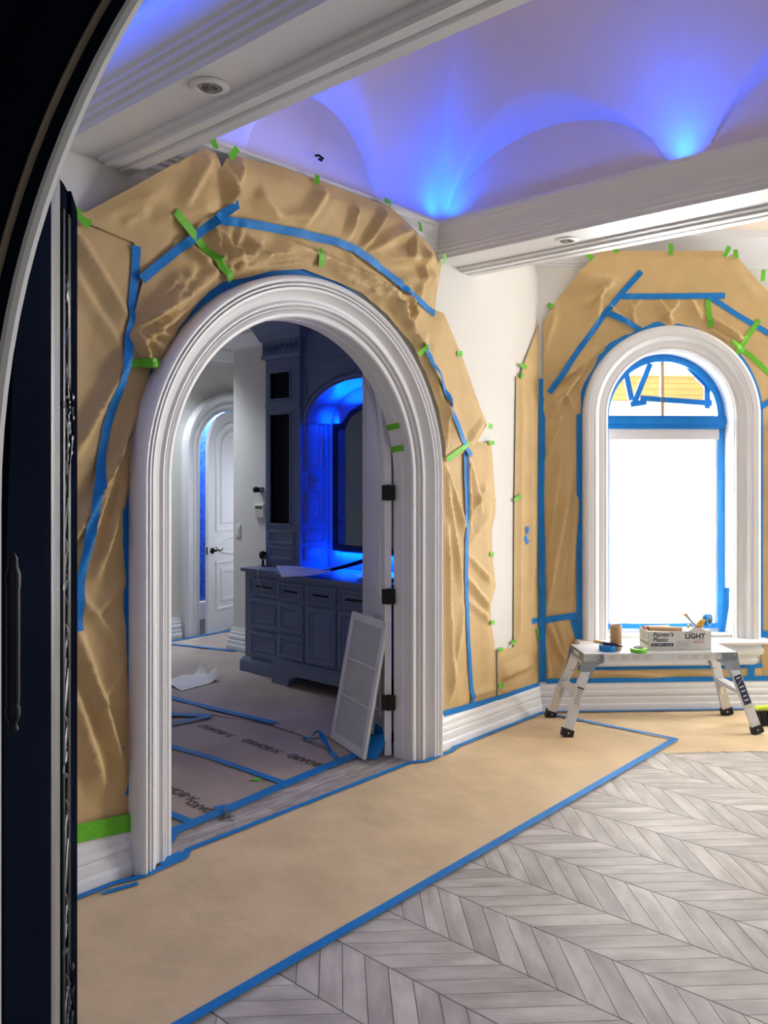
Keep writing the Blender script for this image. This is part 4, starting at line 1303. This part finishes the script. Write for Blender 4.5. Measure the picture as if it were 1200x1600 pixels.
tag(obj('tape_flap', mb, 'blue'), 'loose flap of blue taped paper behind the louvered panel at the jamb', 'tape')
b0 = fl(350, 1268); b1 = fl(363, 1282)
mb = MB().tube([Vector((b0[0], b0[1], .012)), Vector((b1[0], b1[1], .012))], .0065, 8)
mb.tube([Vector((b1[0], b1[1], .012)), Vector((b1[0]+.006, b1[1]-.012, .012))], .011, 8)
tag(obj('bolt', mb, 'steel'), 'small steel bolt lying on the grey threshold boards', 'bolt')
# ================================================================== ENTRY ARCH AND BLACK DOOR (nearest the camera)
EC, ER, ES = .56, .925, 1.72    # arch centre (lateral), radius, spring at depth .8
ew = [(-1.9, -.05), (3.0, -.05), (3.0, 3.4), (-1.9, 3.4)]
struct(obj('wall_front', plate(lambda u, d, z: FE(u, d, z), ew, [arch_pts(EC, ER+.2, ES, -.0499)], -.12, .02), 'black', smooth=False), 'dark wall around the entry arch')
ea = sroot('trim_13', 'black entry arch frame with bronze bead and pale weather strip', FE(EC, 0, 0))
EP = [(.03, -.03), (.012, -.012), (.012, -.002), (.024, .0), (.0315, -.004), (.034, .003), (.035, .003), (.036, -.002), (.05, .004), (.075, .006), (.08, .02), (.086, .02)]
obj('frame_moulding', arch_sweep(MB(), FE, EC, ER, ES, 0, EP, 80), 'black', ea, angle=25)
obj('bead', arch_sweep(MB(), FE, EC, ER, ES, 0, [(.0245, .0), (.0255, .004), (.028, .006), (.0305, .004), (.0315, -.002)], 80), 'bead', ea, angle=60)
EP2 = [(.086, .012), (.092, .018), (.096, .03), (.098, .03), (.1, .018), (.13, .03), (.16, .05), (.175, .06), (.18, .09), (.2, .11), (.24, .16), (.25, .2), (.3, .26), (.42, .3), (.46, .7), (.46, 2.2)]  # last points add an unseen dark vault behind the camera, blocking light
obj('moulding_and_light_block', arch_sweep(MB(), FE, EC, ER, ES, 0, EP2, 80), 'black', ea, angle=25)
obj('weather_strip', arch_sweep(MB(), FE, EC, ER, ES, 0, [(.0125, .0), (.007, .003), (.002, .001), (0, -.004), (.004, -.008), (.02, -.012)], 80), 'trim', ea, angle=40)

# door leaf
DH = CAMP+RGT*(-.365)+FWD*.81; DH.z = 0
DE = CAMP+RGT*(-.626)+FWD*1.70; DE.z = 0
DD = (DE-DH).normalized(); DW = (DE-DH).length
DN = Vector((DD.y, -DD.x, 0))
if DN.dot(RGT) < 0:
    DN = -DN
def FK(u, d, z): return DH+DD*u+DN*d+Vector((0, 0, z))


d3 = sroot('door_3', 'black arched entry door with wrought iron scrollwork standing open at the left', DH)
dl = [(0, .01)] + [(DW*k/16, 1.62+.66*math.sqrt(1-(1-k/16)**2)) for k in range(17)] + [(DW, .01)]
obj('leaf', MB().prism(FK, dl, -.06, 0), 'black', d3, smooth=False)
def top(u): return 1.62+.66*math.sqrt(max(0, 1-(1-u/DW)**2))


u1, u2, u3 = DW*.5, DW*.615, DW*.79
o = obj('lit_glazing_stop', MB().add([FK(u, d, z) for u, d in ((u1, 0), (u1+.01, .003), (u2-.006, .004), (u2, 0)) for z in (.03, top(u)+.06)], [(0, 1, 3, 2), (2, 3, 5, 4), (4, 5, 7, 6)]), 'grille_sheen', d3, angle=60)  # grey colour stands in for light caught by the black door's moulding
o['label'] = 'glazing stop with caught light painted grey'
mb = MB()
for u, r in ((u2+.03, .005), (u2+.06, .003), (u3-.02, .004), (u3+.02, .003)):
    mb.tube([FK(u, .004, .03), FK(u, .004, top(u)-.05)], r, 6)
obj('bars', mb, 'iron', d3)
mb = MB()
z = .3; k = 0
uc = (u2+u3)/2
while z < 2.02:
    s_ = 1 if k % 2 else -1
    h = .15
    pts = []
    for i in range(15):
        a = i/14
        rr = .055*(1-a*.75)
        an = a*PI*2.6
        pts.append(FK(uc+s_*rr*math.cos(an)*1.0, .004+.002*math.sin(an), z+.06+rr*math.sin(an)*1.1+a*.05))
    mb.tube(pts, [.0045*(1-.4*i/14) for i in range(15)], 6)
    mb.tube([FK(uc-s_*.05, .003, z-.03), FK(uc-s_*.02, .005, z+.03), FK(uc+s_*.055, .004, z+.06)], [.003, .005, .003], 6)
    mb.lathe(FK(uc+s_*.01, .004, z+.13), (0, 0, 1), [(.002, -.014), (.006, -.006), (.006, .006), (.002, .014)], 10)
    z += h; k += 1
obj('scrollwork', mb, 'iron', d3)
obj('lock_stile', MB().prism(FK, [(u3+.03, .01), (u3+.03, top(u3+.03)), (DW*.93, top(DW*.93)), (DW, top(DW)), (DW, .01)], 0, .007), 'black', d3, smooth=False)
for zc in (1.84, .815):
    mb = MB()
    for i in range(9):
        a = i*2.4
        mb.lathe(FK(u3-.02+.022*math.cos(a), .006+.003*math.sin(a*1.7), zc-.05+i*.0125), DN, [(.002, -.006), (.007, -.003), (.007, .003), (.002, .006)], 9)
    mb.tube([FK(u3-.03, .006, zc-.08), FK(u3-.01, .012, zc-.02), FK(u3-.03, .013, zc+.03), FK(u3-.02, .006, zc+.08)], .003, 6)
    obj('floral_boss', mb, 'iron', d3)
hb_ = MB().lathe(FE(-.352, .0, 1.59), (0, 0, 1), [(0.0014, -0.0861), (0.0050, -0.0818), (0.0036, -0.0759), (0.0065, -0.0693), (0.0068, -0.0621), (0.0054, -0.0584), (0.0061, -0.0548), (0.0061, 0.0511), (0.0068, 0.0548), (0.0068, 0.0657), (0.0043, 0.0730), (0.0043, 0.0803), (0.0014, 0.0861)], 16)
o = obj('barrel_hinge', hb_, 'hinge', d3); o['label'] = 'long black barrel hinge with finials'
# ================================================================== WORK PLATFORM AND ITS LOAD
PC = Vector((5.613, -.788, 0)); PU = Vector((R2, -R2, 0)); PN_ = Vector((-R2, -R2, 0))
def FP(u, d, z): return PC+PU*u+PN_*d+Vector((0, 0, z))


wp = thing('work_platform', 'folding aluminium work platform standing in front of the bay window', 'work platform', PC)
zt, b0, b1, A = .55, -.13, .185, .525
mb = MB()
n = 9
prof = []
for k in range(n):
    w_ = (b1-b0)/n
    x = b0+k*w_
    prof += [(x+.002, zt-.002), (x+.005, zt), (x+w_-.005, zt), (x+w_-.002, zt-.002), (x+w_-.001, zt-.005), (x+w_+.001, zt-.005)]
prof = [(b0, zt-.004)]+prof[:-2]+[(b1, zt-.004)]
mb.grid([[FP(u, d, z) for d, z in prof] for u in (-A, A)])
obj('deck', mb, 'alu', wp, smooth=False)
mb = MB()
for d in (b0, b1):
    s_ = -1 if d == b0 else 1
    mb.box(FP, -A, A, d-.006*(s_ > 0)*0-.003, d+.003, zt-.055, zt-.003)
    mb.box(FP, -A, A, min(d, d-s_*.03), max(d, d-s_*.03), zt-.058, zt-.054)
obj('side_rail', mb, 'alu', wp, smooth=False)
for s_ in (-1, 1):
    obj('end_cap', MB().box(FP, s_*A-.004, s_*A+.004, b0, b1, zt-.056, zt-.002), 'galv', wp, smooth=False)
    obj('carry_slot', MB().box(FP, s_*A-.006, s_*A+.006, b0+.1, b1-.1, zt-.04, zt-.018), 'plastic', wp, smooth=False)
for sa in (-1, 1):
    for sb, dt, df in ((-1, b0+.02, -.22), (1, b1-.02, .22)):
        p0 = FP(sa*.49, dt, zt-.05); p1 = FP(sa*.645, df, .045)
        ax = (p1-p0).normalized()
        wd = PU-ax*PU.dot(ax); td = PN_-ax*PN_.dot(ax)
        leg = obj('leg', MB().bar(p0, p1, wd, .062, td, .028), 'alu', wp, smooth=False)
        pf = FP(sa*.655, df*1.02, .0072)
        fo = obj('rubber_foot', MB().bar(p1-ax*.012, pf+ax*0, wd, .078, td, .042), 'rubber', leg, smooth=False)
        mb = MB().lathe(p1+PN_*.022+Vector((0, 0, -.01)), PN_, [(.007, 0), (.006, .003), (.001, .004)], 8)
        obj('rivet', mb, 'steel', leg)
        # gusset plate of the folding hinge
        s2_ = sb
        g0 = FP(sa*.525, dt, 0); 
        def FGp(u, d, z): return FP(u, dt+s2_*.02+d, z)
        gp = [(sa*.53, zt-.005), (sa*.39, zt-.006), (sa*.385, zt-.06), (sa*.44, zt-.085), (sa*.475, zt-.15), (sa*.50, zt-.19), (sa*.565, zt-.17)]
        obj('hinge_plate', MB().prism(FGp, gp if sa > 0 else gp[::-1], -.003, .003), 'galv', wp, smooth=False)
        mb = MB()
        for (gu, gz) in ((.51, .02), (.42, .03), (.49, .075), (.52, .12), (.5, .15)):
            mb.lathe(FP(sa*gu, dt+s2_*.023, zt-gz), PN_*s2_, [(.006, 0), (.005, .003), (.001, .004)], 8)
        obj('rivet', mb, 'steel', wp)
    # step bar between front and back leg, with curved braces
    ub = sa*.57
    obj('step_bar', MB().box(FP, ub-.032, ub+.032, -.165, .19, .262, .288), 'alu', wp, smooth=False)
    mb = MB()
    for s_ in (-1, 1):
        mb.tube([FP(ub, s_*.09+.01, .262), FP(ub, s_*.15+.01, .235), FP(ub+sa*.015, s_*.185+.01, .17)], .012, 6)
    obj('brace', mb, 'alu', wp)
    obj('top_brace', MB().box(FP, sa*.5-.02, sa*.5+.02, b0+.03, b1-.03, zt-.085, zt-.06), 'alu', wp, smooth=False)


def legface(sa, t, w, name, material, off):
    """sticker on the front leg between two fractions of its length"""
    p0 = FP(sa*.49, b1-.02, zt-.05); p1 = FP(sa*.645, .22, .045)
    ax = (p1-p0).normalized(); wd = (PU-ax*PU.dot(ax)).normalized(); td = (PN_-ax*PN_.dot(ax)).normalized()
    a, b = p0.lerp(p1, t[0])+td*(.0145+off), p0.lerp(p1, t[1])+td*(.0145+off)
    return obj(name, MB().bar(a, b, wd, w, td, .001), material, wp, smooth=False), (p0, p1, ax, wd, td)


o, _ = legface(-1, (.38, .66), .046, 'warning_sticker', 'label', .0); o['label'] = 'white warning sticker with small print'
legface(-1, (.385, .41), .044, 'sticker_bar', 'umber', .001)
for k in range(6):
    legface(-1, (.43+k*.035, .445+k*.035), .034, 'print_line', 'greyink', .001)
o, (p0, p1, ax, wd, td) = legface(1, (.24, .66), .052, 'blue_sticker', 'navy', .0); o['label'] = 'navy sticker with white print'
legface(1, (.665, .72), .05, 'white_sticker', 'label', .0)
for k, (t0, w_) in enumerate(((.27, .03), (.40, .034), (.46, .03), (.53, .024), (.59, .03))):
    legface(1, (t0, t0+.018), w_, 'print_line', 'label', .001)
obj('print_stroke', MB().bar(p0.lerp(p1, .37)-wd*.022+td*.017, p0.lerp(p1, .31)+wd*.022+td*.017, ax, .004, td, .001), 'label', wp, smooth=False)
for (ua, ub) in ((-.36, -.29), (-.28, -.21), (-.2, -.13), (-.12, -.06), (.12, .2), (.21, .28), (.29, .36), (.37, .42)):
    o = obj('side_sticker', MB().box(FP, ua, ub, b1+.003, b1+.0042, zt-.047, zt-.012), 'label', wp, smooth=False)
    for k in range(3):
        obj('print_line', MB().box(FP, ua+.006, ub-.008-.01*k, b1+.0042, b1+.0048, zt-.02-k*.01, zt-.018-k*.01), 'greyink', wp, smooth=False)

# carton
bx = thing('carton', 'white open carton of plastic sheeting with dark lettering on the work platform', 'box', FP(.16, .03, zt))
X0, X1, Y0, Y1, Z0, Z1 = -.055, .385, -.06, .11, zt+.0005, zt+.128
mb = MB().box(FP, X0, X1, Y0, Y1, Z0, Z0+.003)
for a in ((X0, X1, Y1-.003, Y1), (X0, X1, Y0, Y0+.003), (X0, X0+.003, Y0, Y1), (X1-.003, X1, Y0, Y1)):
    mb.box(FP, *a, Z0, Z1)
obj('carton_body', mb, 'paper', bx, smooth=False)
obj('plastic_roll', MB().lathe(FP(X0+.02, .025, Z0+.075), PU, [(.05, 0), (.05, .39)], 20), 'paper', bx)
e = Y1+.0008
def bt(s_, u, z, size, material, **k): return text('lettering', s_, size, FP(u, e, Z0+z), PU, (0, 0, 1), material, bx, **k)


bt("Painter's", X0+.03, .093, .042, 'ink', shear=.25, bold=.0007)
bt('Plastic', X0+.03, .058, .042, 'ink', shear=.25, bold=.0007)
obj('banner', MB().box(FP, X0+.018, X0+.175, Y1, e, Z0+.026, Z0+.047), 'navy', bx, smooth=False)
text('lettering', '9 ft x 400 ft \u2022 .31 mil', .0165, FP(X0+.023, e+.0006, Z0+.031), PU, (0, 0, 1), 'label', bx, bold=.0003)
bt('EXTRA', X0+.258, .113, .017, 'ink', shear=.2)
bt('LIGHT', X0+.255, .078, .046, 'ink', bold=.0014, sx=1.1)
bt('Covers', X0+.345, .064, .014, 'redink')
bt('3,600 sq. ft.', X0+.315, .048, .017, 'redink')
for k in range(5):
    obj('print_line', MB().box(FP, X0+.195, X0+.29-.01*(k % 2), Y1, e, Z0+.06-k*.008, Z0+.062-k*.008), 'greyink', bx, smooth=False)
obj('print_line', MB().box(FP, X0+.018, X0+.29, Y1, e, Z0+.014, Z0+.0155), 'greyink', bx, smooth=False)
for k, zz in enumerate((.035, .045)):
    obj('print_line', MB().box(FP, X0-.0008, X0, Y0+.01, Y1-.01, Z0+zz, Z0+zz+.005), 'ink', bx, smooth=False)
for k in range(4):
    obj('print_line', MB().box(FP, X0-.0008, X0, Y0+.03, Y1-.04, Z0+.07+k*.012, Z0+.073+k*.012), 'greyink', bx, smooth=False)


def pipe(p0, p1, r, ri, n=20):
    ax = Vector(p1)-Vector(p0)
    return MB().lathe(p0, ax, [(ri, 0), (r, 0), (r, ax.length), (ri, ax.length), (ri, 0)], n, cap=False)


tag(obj('paper_tube', pipe(FP(X0+.012, .075, Z1+.016), FP(X0+.25, .06, Z1+.006), .0165, .0135), 'card'), 'slim brown cardboard tube with open end lying on the carton', 'tube')
tag(obj('paper_tube', pipe(FP(X0+.006, -.01, Z1+.006), FP(X0+.2, -.03, Z1+.004), .014, .011), 'card'), 'brown tube half hidden behind the slim tube in the carton', 'tube')
tag(obj('core_tube', pipe(FP(-.262, .055, zt+.0005), FP(-.262, .055, zt+.165), .039, .034, 28), 'card'), 'short brown cardboard core standing upright on the work platform', 'tube')
t = thing('blue_tape_roll', 'blue masking tape roll lying flat under the paint brush on the platform', 'tape roll', FP(-.335, .10, zt))
obj('tape_ring', MB().lathe(FP(-.335, .10, zt+.0005), (0, 0, 1), [(.037, 0), (.056, 0), (.057, .002), (.057, .036), (.056, .038), (.037, .038), (.037, 0)], 28, cap=False), 'blue', t)
obj('core', MB().lathe(FP(-.335, .10, zt+.0005), (0, 0, 1), [(.034, 0), (.0365, 0), (.0365, .038), (.034, .038), (.034, 0)], 24, cap=False), 'card', t)
t = thing('paint_brush', 'paint brush with pale wooden handle and dark bristles resting on the blue tape roll', 'brush', FP(-.36, .1, zt+.05))
q0 = FP(-.43, .085, zt+.063); q1 = FP(-.24, .13, zt+.036)
ax = (q1-q0).normalized(); sd = ax.cross(Vector((0, 0, 1))).normalized(); un = sd.cross(ax)
mb = MB().tube([q0, q0.lerp(q1, .1), q0.lerp(q1, .22), q0.lerp(q1, .34)], [.008, .013, .011, .009], 10)
obj('handle', mb, 'wood', t)
obj('ferrule', MB().bar(q0.lerp(q1, .33), q0.lerp(q1, .62), sd, .04, un, .018), 'navy', t, smooth=False)
obj('bristles', MB().add([q0.lerp(q1, .62)+sd*a+un*b for a, b in ((-.019, -.008), (.019, -.008), (.019, .008), (-.019, .008))]+[q1+sd*a+un*b for a, b in ((-.022, -.003), (.022, -.003), (.022, .003), (-.022, .003))], [(0, 1, 5, 4), (1, 2, 6, 5), (2, 3, 7, 6), (3, 0, 4, 7), (4, 5, 6, 7), (0, 1, 2, 3)]), 'bristle', t, smooth=False)
t = thing('green_tape_roll', 'green masking tape roll lying flat on the platform left of the carton', 'tape roll', FP(-.135, .14, zt))
obj('tape_ring', MB().lathe(FP(-.135, .14, zt+.0005), (0, 0, 1), [(.037, 0), (.055, 0), (.056, .002), (.056, .022), (.055, .024), (.037, .024), (.037, 0)], 28, cap=False), 'green', t)
obj('core', MB().lathe(FP(-.135, .14, zt+.0005), (0, 0, 1), [(.034, 0), (.0365, 0), (.0365, .024), (.034, .024), (.034, 0)], 24, cap=False), 'card', t)
tag(obj('tape_wad', MB().lathe(FP(-.13, .13, zt+.012), (0, 0, 1), [(.002, 0), (.03, .002), (.034, .014), (.022, .024), (.002, .027)], 9), 'umber'), 'dark wad lying in the green tape roll', 'wad')
# tape dispenser
t = thing('tape_dispenser', 'yellow hand tape dispenser with blue tape roll lying on top of the carton', 'tape dispenser', FP(.3, .02, Z1))
TU, TN = PU, PN_
c = FP(.385, .03, Z1+.062)
obj('tape_roll', MB().lathe(c-TN*.018+TU*.0, (TN*.8+TU*.6), [(.024, 0), (.043, 0), (.044, .002), (.044, .034), (.043, .036), (.024, .036), (.024, 0)], 26, cap=False), 'blue', t)
obj('hub', MB().lathe(c-TN*.014, (TN*.8+TU*.6), [(.002, 0), (.022, 0), (.022, .034), (.012, .036), (.002, .036)], 18), 'bronze', t)
mb = MB()
mb.bar(FP(.315, .05, Z1-.006), FP(.355, .05, Z1+.07), PU, .026, PN_, .03)
mb.tube([FP(.345, .05, Z1+.07), FP(.32, .05, Z1+.045), FP(.30, .05, Z1+.02), FP(.31, .05, Z1-.002)], .008, 8)
for k in range(3):
    mb.lathe(FP(.322+.012*k, .066, Z1+.012+k*.02), PN_, [(.008, 0), (.006, .003), (.002, .004)], 8)
obj('frame', mb, 'yellow', t, smooth=False)
mb = MB().bar(FP(.30, .045, Z1+.022), FP(.222, .045, Z1+.105), PU, .016, PN_, .05)
mb.tube([FP(.305, .02, Z1+.022), FP(.305, .07, Z1+.022)], .012, 10)
obj('handle', mb, 'steel', t, smooth=False)
mb = MB().tube([FP(.222, .015, Z1+.107), FP(.222, .075, Z1+.107)], .012, 10)
mb.tube([FP(.29, .02, Z1+.04), FP(.25, .02, Z1+.1)], .008, 8)
obj('grip_end', mb, 'wood', t)
mb = MB().tube([FP(.245, .06, Z1+.012), FP(.245, .06, Z1+.035)], [.007, .01], 8)
obj('tension_knob', mb, 'yellow', t)
obj('saddle', MB().prism(FP_s := (lambda u, d, z: FP(u, .02+d, z)), [(.22, Z1-.02), (.37, Z1-.02), (.34, Z1+.012), (.27, Z1+.014)], 0, .06), 'paper', t, smooth=False)

# broom at the right edge
bc = fl(1192, 1133)
t = thing('broom', 'broom with lime green cap and black bristles on the floor at the right edge', 'broom', (bc[0], bc[1], 0))
bo = Vector((bc[0], bc[1], 0))
def FBr(u, d, z): return bo+PU*u+PN_*d+Vector((0, 0, z))


obj('cap', MB().prism(FBr, [(-.05, .105), (.3, .12), (.3, .145), (-.04, .13), (-.06, .118)], -.03, .03), 'lime', t, smooth=False)
mb = MB()
for i in range(26):
    for j in range(4):
        u = -.045+i*.0135; d = -.027+j*.018
        mb.tube([FBr(u, d, .115), FBr(u+.012+.02*(random.random()-.5)+.01*(i < 4), d*1.3, .008)], [.006, .008], 4)
obj('bristles', mb, 'bristle', t)
obj('handle', MB().tube([FBr(.12, 0, .13), FBr(.5, .1, .9), FBr(.75, .16, 1.45)], .012, 10), 'lime', t)
bpy.context.view_layer.update()
